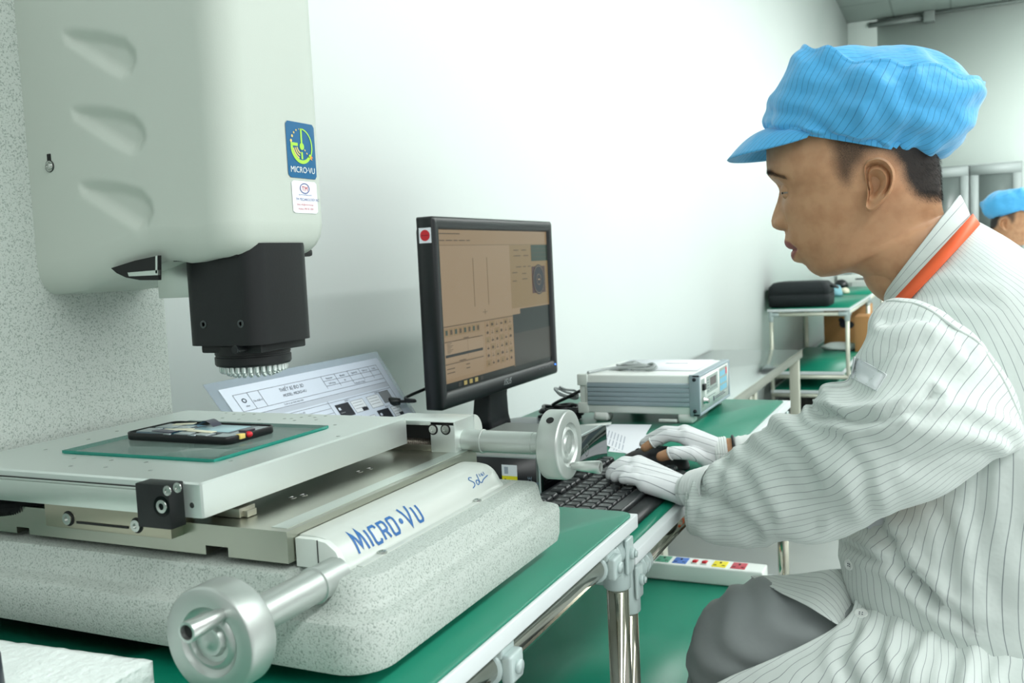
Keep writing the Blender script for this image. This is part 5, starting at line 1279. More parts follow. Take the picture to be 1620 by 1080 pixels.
def body():
    limbs = MB()
    hand(limbs, LW, LH, 0, {}, LW+LD*.05); hand(limbs, RW, RH, 0, {}, RW+RD*.05)
    b1 = remesh(limbs.bm, .0021, 5)
    core = MB()
    for a, b, ra, rb in ((LW+LD*.03, ELB, .021, .030), (ELB, SHL, .030, .034), (RW+RD*.03, ERB, .021, .034), (ERB, SHR, .030, .034), (SHL, Vector((XT, -.03, .95)), .034, .05), (SHR, Vector((XT, -.03, .95)), .034, .05),
                         (Vector((XT, -.03, .99)), Vector((XT, .03, .98)), .058, .050), (Vector((XT, -.03, .88)), Vector((XT, -.06, .64)), .085, .095), (Vector((XT-.05, -.03, .86)), Vector((XT-.05, -.06, .64)), .07, .08), (Vector((XT+.05, -.03, .86)), Vector((XT+.05, -.06, .64)), .07, .08),
                         (Vector((XT-.07, -.08, .56)), Vector((1.215, .235, .515)), .07, .050), (Vector((XT+.07, -.08, .53)), Vector((1.42, .235, .470)), .07, .045), (Vector((1.215, .245, .515)), Vector((1.21, .245, .10)), .052, .038), (Vector((1.42, .245, .465)), Vector((1.43, .25, .10)), .052, .038), (Vector((XT, .02, 1.0)), PX(1430, 420, XH), .050, .052)):
        capsule(core, a, b, ra, rb, 20)
    b2 = remesh(core.bm, .009, 4)
    mb = MB(); lip = build_head(mb); nh = len(mb.bm.verts)
    ear(mb, -1); ear(mb, 1); c1 = lids(mb, -1); c2 = lids(mb, 1); mb.merge(b1); mb.merge(b2)
    bmesh.ops.recalc_face_normals(mb.bm, faces=mb.bm.faces)
    P = [v.co.copy() for v in mb.bm.verts]; n = len(P)
    o = mb.build('body', 'skin', person, ang=75)
    lp = [0.0]*n; lp[:len(lip)] = lip[:n]; attr(o, 'lip', lp)
    # where the cropped hair grows, as an outline on the side of the head
    HP = [(1306, 225), (1312, 245), (1314, 266), (1320, 284), (1332, 297), (1346, 300), (1352, 288), (1358, 272), (1366, 262), (1376, 249), (1392, 245), (1408, 251), (1420, 266), (1424, 284), (1434, 302), (1448, 316), (1466, 322), (1500, 322), (1510, 200), (1300, 190)]
    def inhair(px_, py_):
        ins = False; best = 1e9; m_ = len(HP)
        for i in range(m_):
            ax, ay = HP[i]; bx, by = HP[(i+1) % m_]; dx, dy = bx-ax, by-ay; t = max(0, min(1, ((px_-ax)*dx+(py_-ay)*dy)/(dx*dx+dy*dy)))
            best = min(best, (px_-ax-t*dx)**2+(py_-ay-t*dy)**2)
            if (ay > py_) != (by > py_) and px_ < (bx-ax)*(py_-ay)/(by-ay)+ax: ins = not ins
        d = sqrt(best); return d if ins else -d
    hv = [0.0]*n; hairpts = []
    for i in range(min(n, nh)):
        p = P[i]; q = Vector((XH-abs(p.x-XH), p.y, p.z)); v = q-CAM; w_ = v.dot(_fw); a = 810+F*v.dot(RT)/w_; b = 540-F*v.dot(UP)/w_
        d = inhair(a, b)
        if d > -8:
            den = smooth(-8, 22, d)*(.74+.26*smooth(1330, 1440, a)); den = max(den, smooth(2, 20, d)*smooth(1410, 1450, a)); hv[i] = den; hairpts.append((i, den, a, b))
    attr(o, 'hair', hv)
    # cropped hair strands
    rnd = random.Random(4); hm = MB(); R = HEADP['rings']; cen = PX(1370, 230, XH)
    for _ in range(15000):
        i, den, a, b = hairpts[rnd.randrange(len(hairpts))]
        if rnd.random() > den**2.2 or b < 222: continue
        p = P[i] + Vector([rnd.uniform(-.0016, .0016) for _ in range(3)]); nr = (P[i]-cen); nr.normalize()
        dr = (nr*.42 + Vector((0, -.25, -.62)) + Vector([rnd.uniform(-.2, .2) for _ in range(3)])).normalized()
        L = rnd.uniform(.0020, .0042)*(.6+.6*smooth(1400, 1460, a)); s = dr.cross(Vector((1, .3, .2))).normalized()*.00010
        p = P[i] - nr*.0004 + (p-P[i])
        hm._add([p-s, p+s, p+dr*L], [(0, 1, 2)])
    # stray lock by the temple, eyebrow
    for dx in range(26):
        q = surf_near(-.064+.0006*(dx % 5), 262)[1] if False else None
    hm.build('hair', 'hairm', person, ang=180)
    eb = MB()
    for sgn in (-1, 1):
        for _ in range(900):
            t = rnd.random(); xo = sgn*lerp(.009, .054, t**.8); yy = 279 - 5*sin(pi*min(1, t*1.1)) + 4*t + rnd.gauss(0, 1)*3.0*(1-.5*t)
            p = surf_near(xo, yy)[1]; d = Vector((sgn*.75, -.25+.1*rnd.uniform(-1, 1), .35-.7*t+.15*rnd.uniform(-1, 1))).normalized(); s = d.cross(Vector((0, 1, 0))).normalized()*.00020
            q = p + Vector((0, .0006, 0)); eb._add([q-s, q+s, q+d*.0062], [(0, 1, 2)])
    eb.build('eyebrows', 'hairm', person, ang=180)
    el = MB()
    for c, sgn in ((c1, -1), (c2, 1)):
        for k in range(34):
            a = radians(-70+140*k/33); e = radians(-10); d = Vector((sin(a)*cos(e), cos(a)*cos(e), sin(e))); p = c+d*.0130
            q = p + (d*.75+Vector((0, .1, -.35))).normalized()*.0055; s = Vector((0, 0, 1)).cross(d).normalized()*.00016; el._add([p-s, p+s, q], [(0, 1, 2)])
    el.build('eyelashes', 'hairm', person, ang=180)
    for c in (c1, c2):
        t = MB(); look = Vector((-.25, .93, -.20)).normalized()
        t.sphere(c, .0121, 24, mi=0); a, b = t.frame(look)
        for r0, r1, off, mi in ((0, .0024, .01255, 2), (.0024, .0058, .01235, 1)):
            t.loft([[c + look*sqrt(max(off*off-r*r, 0)) + (a*cos(2*pi*k/20)+b*sin(2*pi*k/20))*max(r, .0001) for k in range(20)] for r in (r0, (r0+r1)/2, r1)], cap0=False, cap1=False, mi=mi)
        t.build('eye', [mat('eye_white', srgb(160, 150, 140), .25), mat('iris_brown', srgb(58, 38, 26), .12), 'gloss'], person)
body()

# ---- cloth helper: loft with folds and stripe coordinate
def fold(p, s=1.0, seed=0):
    q = Vector((p.x*s, p.y*s, p.z*s)) + Vector((seed*7.3, seed*3.1, seed*1.7))
    a = noise.noise(q*9); b = noise.noise(q*21+Vector((5, 2, 1)))
    return (1-abs(a)*2.2)*.6 + b*.4
def cloth(name, rings, m_, parent, su, closed=True, disp=.004, seed=1, fs=1.0, thick=.0012, extra=None, cap0=False, cap1=False, ang=80):
    if cap0: c = sum(rings[0], Vector())/len(rings[0]); rings = [[c+(p-c)*.02 for p in rings[0]]] + rings; c = sum(rings[-1], Vector())/len(rings[-1]); rings = rings + [[c+(p-c)*.02 for p in rings[-1]]]
    """rings of points -> shell with folds pushed along normals; su(i, j, p) -> stripe metres"""
    n = len(rings[0]); R = len(rings)
    if closed: rings = [r+[r[0].copy()] for r in rings]; n += 1
    mb = MB(); mb.loft(rings, closed=False, cap0=False, cap1=False)
    mb.bm.verts.ensure_lookup_table(); bmesh.ops.recalc_face_normals(mb.bm, faces=mb.bm.faces); mb.bm.normal_update()
    V = list(mb.bm.verts); N = [v.normal.copy() for v in V]
    if closed:
        for i in range(R): a, b = i*n, i*n+n-1; s = (N[a]+N[b]).normalized(); N[a] = s; N[b] = s
    cs = sum((v.co for v in V), Vector())/len(V)
    flip = sum((V[k].co-cs).dot(N[k]) for k in range(len(V))) < 0 and closed
    vals = []
    for k, v in enumerate(V):
        i, j = divmod(k, n); jj = 0 if (closed and j == n-1) else j
        vals.append(su(i, j, v.co.copy()))
        base = V[i*n+jj].co.copy() if jj != j else v.co.copy()
        d = disp*(fold(base, fs, seed)) if not callable(disp) else disp(i, jj, base)
        if extra: d += extra(i, jj, base)
        N_ = -N[k] if flip else N[k]
        v['_'] if False else None
        V[k].tag = False; N[k] = N_*d
    for k, v in enumerate(V): v.co += N[k]
    o = mb.build(name, m_, parent, ang=ang); attr(o, 'su', vals)
    md = o.modifiers.new('thickness', 'SOLIDIFY'); md.thickness = thick; md.offset = 0
    return o
def fbring(f, b, w_, X, n, e=2.3, taper=0): return ringFB(PX(f[0], f[1], X), PX(b[0], b[1], X), w_, X, n, e, taper)

# ---- smock, torso part
TR = [(1404, 474, 1533, 345, .078), (1407, 484, 1552, 354, .098), (1405, 498, 1584, 374, .124), (1402, 520, 1625, 402, .150), (1398, 556, 1690, 444, .165), (1392, 610, 1755, 515, .173), (1388, 680, 1810, 610, .180), (1370, 750, 1835, 715, .182), (1345, 806, 1845, 800, .181), (1334, 850, 1850, 865, .181), (1336, 895, 1850, 930, .181), (1350, 925, 1850, 985, .180), (1364, 944, 1852, 1045, .180), (1378, 954, 1855, 1100, .176)]
rows = spl(TR, 78)
rings = [ringFB(PX(r[0], r[1], XT), PX(r[2], r[3], XT), r[4], XT, 120, 2.25) for r in rows]
def topx(p):
    v = p-CAM; w_ = v.dot(_fw); return 810+F*v.dot(RT)/w_, 540-F*v.dot(UP)/w_
def creases(p, C, xm):
    """hand-placed folds: (polyline in sight-line pixels, width, depth); only on the side towards x < xm"""
    if p.x > xm: return 0
    a, b = topx(p); d = 0
    for pl, s, dep in C:
        best = 1e9
        for k in range(len(pl)-1):
            ax, ay = pl[k]; bx, by = pl[k+1]; dx, dy = bx-ax, by-ay; t = max(0, min(1, ((a-ax)*dx+(b-ay)*dy)/(dx*dx+dy*dy)))
            q = (a-ax-t*dx)**2+(b-ay-t*dy)**2
            if q < best: best = q; end = 1 if 0 < t < 1 or 0 < k < len(pl)-2 else 1
        r = sqrt(best)/s; d += dep*(-exp(-r*r) + .75*exp(-((r-2.1)/1.1)**2))
    return d
TC = [([(1392, 815), (1412, 860), (1442, 912), (1486, 958), (1530, 985)], 9, .0085), ([(1348, 868), (1390, 880), (1440, 905), (1480, 945)], 8, .005), ([(1560, 720), (1545, 800), (1560, 900), (1590, 960)], 11, .005),
      ([(1475, 790), (1500, 830), (1505, 900), (1520, 960)], 9, .0045), ([(1352, 838), (1400, 852), (1440, 850)], 8, .004), ([(1440, 470), (1500, 462), (1570, 480)], 10, .003), ([(1600, 740), (1612, 820), (1640, 900)], 10, .004)]
LC = [([(1296, 654), (1340, 664), (1395, 664), (1440, 650), (1476, 624)], 8, .0100), ([(1098, 772), (1150, 800), (1196, 842)], 9, .006), ([(1150, 726), (1190, 760), (1225, 812)], 9, .005), ([(1215, 680), (1260, 712), (1290, 760)], 11, .005),
      ([(1405, 512), (1445, 500), (1500, 520), (1530, 560)], 8, .0045), ([(1365, 590), (1410, 556), (1460, 545)], 8, .0040), ([(1325, 700), (1365, 745), (1375, 800)], 12, .004), ([(1450, 660), (1520, 665), (1590, 690)], 10, .0045), ([(1440, 740), (1500, 715), (1560, 712)], 10, .003), ([(1130, 830), (1200, 822), (1290, 828)], 9, .003)]
SC_ = [([(1352, 1000), (1330, 1040), (1350, 1090)], 9, .005), ([(1400, 985), (1385, 1030), (1400, 1085)], 10, .005), ([(1460, 990), (1430, 1030), (1420, 1085)], 10, .005), ([(1530, 1000), (1510, 1040), (1500, 1085)], 10, .004), ([(1590, 1010), (1560, 1050), (1550, 1085)], 10, .003)]
def tsu(i, j, p):
    return j/120*1.02
def tdisp(i, j, p):
    d = .005*fold(p, .8, 3)
    d += .004*sin(p.y*42+p.z*16)*smooth(.85, .70, p.z)*smooth(-.02, .10, p.y) + creases(p, TC, XT)
    return d*smooth(0, 8, i)
SMO = cloth('smock', rings, 'coat', person, tsu, disp=tdisp)
# lower part of the smock falling over the near thigh
def patch(name, L, R, nu, nv, m_, parent, su, disp, seed=1, thick=.0012, n2=None):
    """L and R: edge curves as lists of points; surface between them"""
    Ls = spl([tuple(p) for p in L], nv); Rs = spl([tuple(p) for p in R], nv); rings = []
    for a, b in zip(Ls, Rs):
        a = Vector(a); b = Vector(b); rings.append([a.lerp(b, k/(nu-1)) for k in range(nu)])
    return cloth(name, rings, m_, parent, su, closed=False, disp=disp, seed=seed, thick=thick)
A = [PX(1368, 926, 1.235), PX(1356, 950, 1.205), PX(1332, 990, 1.150), PX(1240, 1036, 1.118), PX(1150, 1072, 1.102), PX(1090, 1110, 1.098), PX(1040, 1180, 1.098)]
Mi = [PX(1440, 950, 1.200), PX(1435, 1000, 1.138), PX(1420, 1050, 1.100), PX(1385, 1100, 1.092), PX(1340, 1150, 1.085), PX(1300, 1210, 1.082), PX(1270, 1290, 1.08)]
Mj = [PX(1530, 970, 1.190), PX(1545, 1040, 1.125), PX(1550, 1100, 1.085), PX(1545, 1160, 1.078), PX(1540, 1220, 1.076), PX(1530, 1290, 1.075), PX(1520, 1380, 1.075)]
B = [PX(1690, 985, 1.190), PX(1700, 1060, 1.125), PX(1710, 1120, 1.09), PX(1715, 1180, 1.08), PX(1720, 1240, 1.078), PX(1725, 1310, 1.078), PX(1730, 1400, 1.078)]
C4 = [spl([tuple(p) for p in c], 60) for c in (A, Mi, Mj, B)]; rings = []
for i in range(60): rings.append([Vector(q) for q in spl([c[i] for c in C4], 90)])
def sdisp(i, j, p):
    t = i/59; s_ = j/89
    return .0055*fold(p, .9, 5)*smooth(0, 6, i+2) + .0025*sin(s_*30+t*6)*(1-.3*t)*smooth(2, 12, i) + creases(p, SC_, 1.4)
SKU = []
def ssu(i, j, p): return j/89*.30 + .028*sin(i/59*5.5+1)*smooth(0, 1, i/59) + .004*noise.noise(p*30)
SMF = cloth('smock_front_panel', rings, 'coat', person, ssu, closed=False, disp=sdisp)
# far panel lying over the lap
A = [PX(1188, 911, 1.235), PX(1225, 930, 1.185), PX(1265, 951, 1.155), PX(1300, 972, 1.14), PX(1336, 993, 1.155), PX(1385, 1010, 1.26)]
B = [PX(1190, 910, 1.240), PX(1235, 907, 1.245), PX(1275, 905, 1.240), PX(1310, 902, 1.235), PX(1345, 899, 1.27), PX(1390, 900, 1.36)]
patch('smock_lap_panel', A, B, 40, 50, 'coat', person, lambda i, j, p: p.x*.8-p.y*.5, lambda i, j, p: .0035*fold(p, 1, 8))
# ---- sleeves
def sleeve(name, T, nr, seed, disp, su_len=.60, n=96, head=0):
    rows = spl(T, nr); rings = []
    for a, b, c, d, X, hd in rows:
        P1 = PX(a, b, X); P2 = PX(c, d, X); cc = (P1+P2)/2; h = (P1-P2)/2; L = []
        for k in range(n):
            f = 2*pi*k/n + pi/2*0; ca, sa = cos(f), sin(f); ac = math.copysign(abs(ca)**.92, ca); as_ = math.copysign(abs(sa)**.92, sa)
            wz = head*max(0, as_)*smooth(.42, .0, len(rings)/nr)*smooth(-.02, .09, len(rings)/nr)
            L.append(cc + h*ac + Vector((-hd*as_, -.12*hd*as_-.026*wz, .034*wz)))
        rings.append(L)
    return cloth(name, rings, 'coat', person, lambda i, j, p: (j/n)*su_len, disp=disp)
LS = [(1450, 530, 1590, 640, 1.225, .020), (1406, 481, 1607, 693, 1.168, .050), (1386, 505, 1600, 706, 1.138, .064), (1372, 540, 1578, 720, 1.115, .068), (1357, 580, 1536, 744, 1.102, .072), (1346, 604, 1478, 774, 1.094, .072), (1302, 612, 1404, 806, 1.098, .066), (1296, 640, 1345, 838, 1.108, .060), (1268, 656, 1292, 850, 1.122, .056), (1230, 662, 1240, 854, 1.142, .053), (1192, 694, 1190, 854, 1.165, .049), (1150, 722, 1142, 852, 1.190, .045), (1112, 750, 1102, 844, 1.212, .038), (1096, 757, 1092, 836, 1.224, .034)]
def ldisp(i, j, p):
    t = i/109; f = j/96
    d = .0045*fold(p, 1.1, 2)*smooth(1, 10, i)
    e = exp(-((t-.42)/.10)**2)*exp(-((f-.08)/.09)**2); d -= .012*e                     # pinch at the inside of the elbow
    d += .007*sin((t*2.2+f*1.6)*2*pi*2.1)*smooth(.04, .2, t)*smooth(.98, .8, t)*exp(-((f-.26)/.20)**2)
    d += .005*sin(t*95)*smooth(.72, .85, t)*exp(-((f-.15)/.16)**2)
    d += creases(p, LC, 1.18)
    return d
sl = sleeve('sleeve', LS, 110, 2, ldisp, head=1)
RS = [(1470, 530, 1600, 660, 1.46, .045), (1440, 580, 1540, 700, 1.50, .055), (1400, 650, 1480, 740, 1.52, .055), (1340, 662, 1380, 760, 1.52, .050), (1280, 664, 1300, 752, 1.50, .045), (1246, 664, 1262, 742, 1.485, .042), (1222, 672, 1230, 738, 1.475, .036), (1206, 680, 1210, 737, 1.470, .032)]
sleeve('sleeve', RS, 70, 6, lambda i, j, p: .003*fold(p, 1.3, 6))
# shoulder seam piping, along the sleeve head
def seam_line():
    i = int(109*(1.35/13)); me = sl.data; n = 97; pts = []
    for j in range(2, 50, 3):
        v = me.vertices[i*n+j]; pts.append(v.co + PBASE + v.normal*.0)
    c = sum(pts, Vector())/len(pts); return [p + Vector((-.0016, 0, 0)) for p in pts]
MB().tube(seam_line(), .0015, 6, smooth=4).build('shoulder_seam', 'coat', person)
# cuffs (ribbed)
def cuff(name, W, D, r0, r1, L0, L1, m_='rib', n=60, rib=14, squash=.86):
    rings = []; a, b = MB().frame(D)
    if abs(a.z) > abs(b.z): a, b = b, a
    m0 = 22
    for i in range(m0+1):
        t = i/m0; c = W + D*lerp(L0, L1, t); r = lerp(r0, r1, t) + .0007*sin(t*rib*2*pi) - .0012*exp(-(t/.06)**2)
        rings.append([c + (a*cos(2*pi*k/n) + b*squash*sin(2*pi*k/n))*r for k in range(n)])
    return cloth(name, rings, m_, person, lambda i, j, p: 0, disp=.0008, fs=3)
cuff('cuff', LW, LD, .0290, .0400, .014, .062)
cuff('cuff', RW, RD, .0240, .0290, .022, .100)
# pocket patch on the upper arm
def on_surface(o, px_, py_, off):
    """where the sight line of a pixel meets a mesh, lifted by off towards the viewer"""
    from mathutils.bvhtree import BVHTree
    if o.name not in BV:
        bm = bmesh.new(); bm.from_mesh(o.data); BV[o.name] = BVHTree.FromBMesh(bm); bm.free()
    d = ray(px_, py_).normalized(); h = BV[o.name].ray_cast(CAM-PBASE, d)
    return None if h[0] is None else h[0] + PBASE - d*off
BV = {}
cs = [(1352, 564), (1402, 592), (1386, 618), (1346, 597)]
g = []
for i in range(25):
    r = []
    for j in range(15):
        u_, v_ = i/24, j/14
        x = lerp(lerp(cs[0][0], cs[1][0], u_), lerp(cs[3][0], cs[2][0], u_), v_); y = lerp(lerp(cs[0][1], cs[1][1], u_), lerp(cs[3][1], cs[2][1], u_), v_)
        q = on_surface(sl, x, y, .0022 - .0010*(min(i, 24-i, j, 14-j) == 1)); r.append(q if q is not None else (r[-1] if r else PX(x, y, 1.05)))
    g.append(r)
t = MB(); t.loft(g, closed=False); pt = t.build('pocket_patch', mat('patch_cloth', srgb(232, 238, 240), .8), person); sd = pt.modifiers.new('t', 'SOLIDIFY'); sd.thickness = .0012
pt['label'] = 'plain white patch on the upper sleeve'
t = MB(); L_ = []
for k in range(40):
    f = k/39*4; i_ = int(f) % 4; u_ = f-int(f); a_, b_ = cs[i_], cs[(i_+1) % 4]; q = on_surface(sl, lerp(a_[0], b_[0], u_), lerp(a_[1], b_[1], u_), .0030)
    if q is not None: L_.append(q)
t.tube(L_, .0004, 5, smooth=1, closed=True); t.build('patch_stitching', mat('stitch_grey', srgb(196, 204, 204), .8), pt)

# collar and lanyard
def collar():
    T = [(1400, 466, 1518, 309, .0720), (1399, 470, 1522, 316, .0730), (1401, 476, 1530, 332, .0760), (1404, 482, 1538, 349, .0800), (1407, 488, 1546, 356, .0860)]
    rows = spl(T, 16)
    rings = [ringFB(PX(r[0], r[1], XC), PX(r[2], r[3], XC), r[4], XC, 72, 2.2) for r in rows]
    o = cloth('collar', rings, 'coat', person, lambda i, j, p: i/15*.034+.004, disp=.0012, fs=1.5, thick=.002)
    return rows
collar()
def lanyard():
    # the band lies round the neck under the collar, then both ends run down the chest
    T = [(1412, 478, 1536, 342, .0800), (1417, 494, 1547, 358, .0930)]
    rr = [ringFB(PX(r[0], r[1], XC), PX(r[2], r[3], XC), r[4], XC, 96, 2.2) for r in T]
    mb = MB(); rings = []
    ks = [k for k in range(96) if 8 <= k <= 88]
    for k in ks: of = .0040+.0085*max(0, cos(2*pi*k/96)+.35); rings.append([rr[0][k] + (rr[0][k]-PX(1470, 430, XT)).normalized()*of, rr[1][k] + (rr[1][k]-PX(1470, 430, XT)).normalized()*of])
    mb.loft(rings, closed=False)
    for side in (0, -1):
        a, b = rings[side]; e = Vector((XT-.02 if side == 0 else XT+.0, .155, .66)); w_ = Vector((.008, 0, 0))
        L = []
        for k in range(12): t_ = k/11; c = ((a+b)/2).lerp(e, t_) + Vector((0, .018*sin(pi*t_), 0)); L.append([c + w_*(-1) + (a-(a+b)/2-w_*-1)*(1-t_)**3, c + w_ + (b-(a+b)/2-w_)*(1-t_)**3])
        mb.loft(L, closed=False)
    o = mb.build('lanyard', 'orange', person, ang=80); o['label'] = 'orange neck ribbon'; s_ = o.modifiers.new('t', 'SOLIDIFY'); s_.thickness = .0008
lanyard()
# badge hanging below the sleeve, buttons on the front
c = on_surface(SMO, 1384, 826, .004)
t = MB(); t.box((c.x-.002, c.y-.022, c.z-.010), (c.x+.001, c.y+.016, c.z+.050), .0005, rot=Matrix.Rotation(.55, 3, 'X') @ Matrix.Rotation(.2, 3, 'Z'), piv=c); bd = t.build('id_badge', mat('clear_badge_sleeve', srgb(186, 192, 196), .15), person)
for o_, a_, b_, sc_ in ((SMF, 1362, 971, 1), (SMO, 1344, 893, .85)):
    c = on_surface(o_, a_, b_, .0022)
    if c is None: continue
    e1 = on_surface(o_, a_+7, b_, .0022) or c+RT*.006; e2 = on_surface(o_, a_, b_+7, .0022) or c-UP*.006
    n_ = (e1-c).cross(c-e2).normalized(); n_ = n_ if n_.dot(CAM-c) > 0 else -n_; n_ = (n_*.7+(CAM-c).normalized()*.3).normalized()
    t = MB(); t.lathe([(-.001, .0002), (0, .0078*sc_), (.0020, .0080*sc_), (.0026, .0066*sc_), (.0014, .0054*sc_), (.0014, .0002)], c, n_, 24, caps=False)
    u_, v_ = t.frame(n_)
    for k in range(4): t.cyl(c+n_*.0013+(u_*cos(pi/4+k*pi/2)+v_*sin(pi/4+k*pi/2))*.0022*sc_, c+n_*.0017+(u_*cos(pi/4+k*pi/2)+v_*sin(pi/4+k*pi/2))*.0022*sc_, .0008, n=8, mi=1)
    t.build('button', [mat('pearl_button', srgb(232, 238, 234), .3), 'ink'], person)

# ---- gloves
def glove(W, H, stop, name, label):
    mb = MB(); hand(mb, W, H, .0011, stop); D = LD if H is LH else RD
    capsule(mb, W, W+D*.006, .0212, .0208)
    b2 = remesh(mb.bm, .0018, 12)
    # open the wrist end: drop what lies beyond the wrist line
    dl = [f for f in b2.faces if (f.calc_center_median()-W).dot(D) > .020]
    bmesh.ops.delete(b2, geom=dl, context='FACES')
    m2 = MB(); m2.merge(b2)
    ax = (sum((H[k][0] for k in 'imrp'), Vector())/4 - W).normalized(); up = Vector((0, 0, 1)); sd_ = ax.cross(up).normalized()
    P = [v.co.copy() for v in m2.bm.verts]; o = m2.build(name, 'glovec', person, ang=80)
    vals = []
    for p in P:
        d = p-W; h = d.dot(up); s = d.dot(sd_); vals.append(s*.75 + h*.55 if H is LH else s*.75+h*.9)
    attr(o, 'su', vals); o['label'] = label
    md = o.modifiers.new('t', 'SOLIDIFY'); md.thickness = .0005
    return o
g1 = glove(LW, LH, {}, 'glove', 'striped white glove on the left hand, resting on the keys')
g2 = glove(RW, RH, {'i': 2.15, 't': 2.1, 'm': 2.9}, 'glove', 'striped white glove on the right hand with bare thumb and forefinger tips')
cuff('glove_cuff', LW, LD, .0225, .0235, .004, .022, 'rib', rib=5, squash=.9)
cuff('glove_cuff', RW, RD, .0222, .0232, -.008, .010, 'rib', rib=5, squash=.95)
# hem rings of the open fingertips
for k, j, f_, r in (('i', 2, .15, .0084), ('t', 2, .1, .0098)):
    a, b = RH[k][j], RH[k][j+1]; c = a.lerp(b, f_+.10); MB().tube([c + (MB().frame(b-a)[0]*cos(2*pi*i/16)+MB().frame(b-a)[1]*sin(2*pi*i/16))*r for i in range(16)], .0011, 6, smooth=1, closed=True).build('finger_hem', 'rib', person)
# black wristband
c = RW + RD*.020; a, b = MB().frame(RD)
t = MB(); t.tube([c + (a*cos(2*pi*k/24)*.0225 + b*sin(2*pi*k/24)*.0225) for k in range(24)], .0022, 8, smooth=2, closed=True); t.build('wristband', 'blackp', person)['label'] = 'thin black wristband'

# ---- trousers and shoes
def leg(X, kz, name, hipx):
    T = [(hipx, -.16, .535, .095), (hipx, -.06, .530, .090), (lerp(hipx, X, .5), .06, kz-.012, .082), (X, .15, kz-.002, .080), (X, .212, kz+.006, .081), (X, .248, kz-.020, .080), (X, .258, kz-.062, .074), (X, .248, kz-.12, .068), (X, .246, .30, .064), (X, .245, .20, .060), (X, .245, .12, .060)]
    rows = spl(T, 90); rings = []; n = 64
    for i, (x, y, z, r) in enumerate(rows):
        q = rows[min(i+1, 89)]; p = rows[max(i-1, 0)]; d = Vector((q[0]-p[0], q[1]-p[1], q[2]-p[2])).normalized()
        a = Vector((1, 0, 0)); a = (a-d*a.dot(d)).normalized(); b = d.cross(a)
        rings.append([Vector((x, y, z)) + (a*cos(2*pi*k/n)*1.0 + b*sin(2*pi*k/n)*.92)*r for k in range(n)])
    def dd(i, j, p):
        t = i/89; return .0030*fold(p, 1.0, 9) + .0036*sin(p.y*85 - p.z*110 + 6*noise.noise(p*12))*exp(-((t-.40)/.22)**2) + .004*sin(p.z*60+p.y*20)*smooth(.5, .7, t)
    return cloth(name, rings, 'trousers', person, lambda i, j, p: 0, disp=dd, closed=True)
leg(1.215, .533, 'trouser_leg', 1.235); leg(1.425, .455, 'trouser_leg', 1.395)
rings = []
for z, a, b in ((.436, .10, .06), (.442, .150, .10), (.47, .178, .128), (.51, .182, .134), (.56, .170, .125), (.61, .155, .110), (.63, .12, .08)):
    rings.append([Vector((XT + a*cos(2*pi*k/56), -.085 + b*sin(2*pi*k/56), z)) for k in range(56)])
cloth('trouser_seat', rings, 'trousers', person, lambda i, j, p: 0, disp=.003, cap0=True)
for X in (1.21, 1.43):
    rows = [(.155, .030, .030), (.17, .036, .038), (.22, .042, .055), (.27, .046, .055), (.33, .048, .036), (.38, .045, .028), (.405, .030, .018)]
    rings = []
    for y, w_, h in rows: rings.append([Vector((X+w_*cos(a*pi/12), y, max(.003, .012+h*(.5+.5*sin(a*pi/12)) if sin(a*pi/12) > -.5 else .003))) for a in range(24)])
    t = MB(); t.loft(rings); t.build('shoe', 'blackp', person)

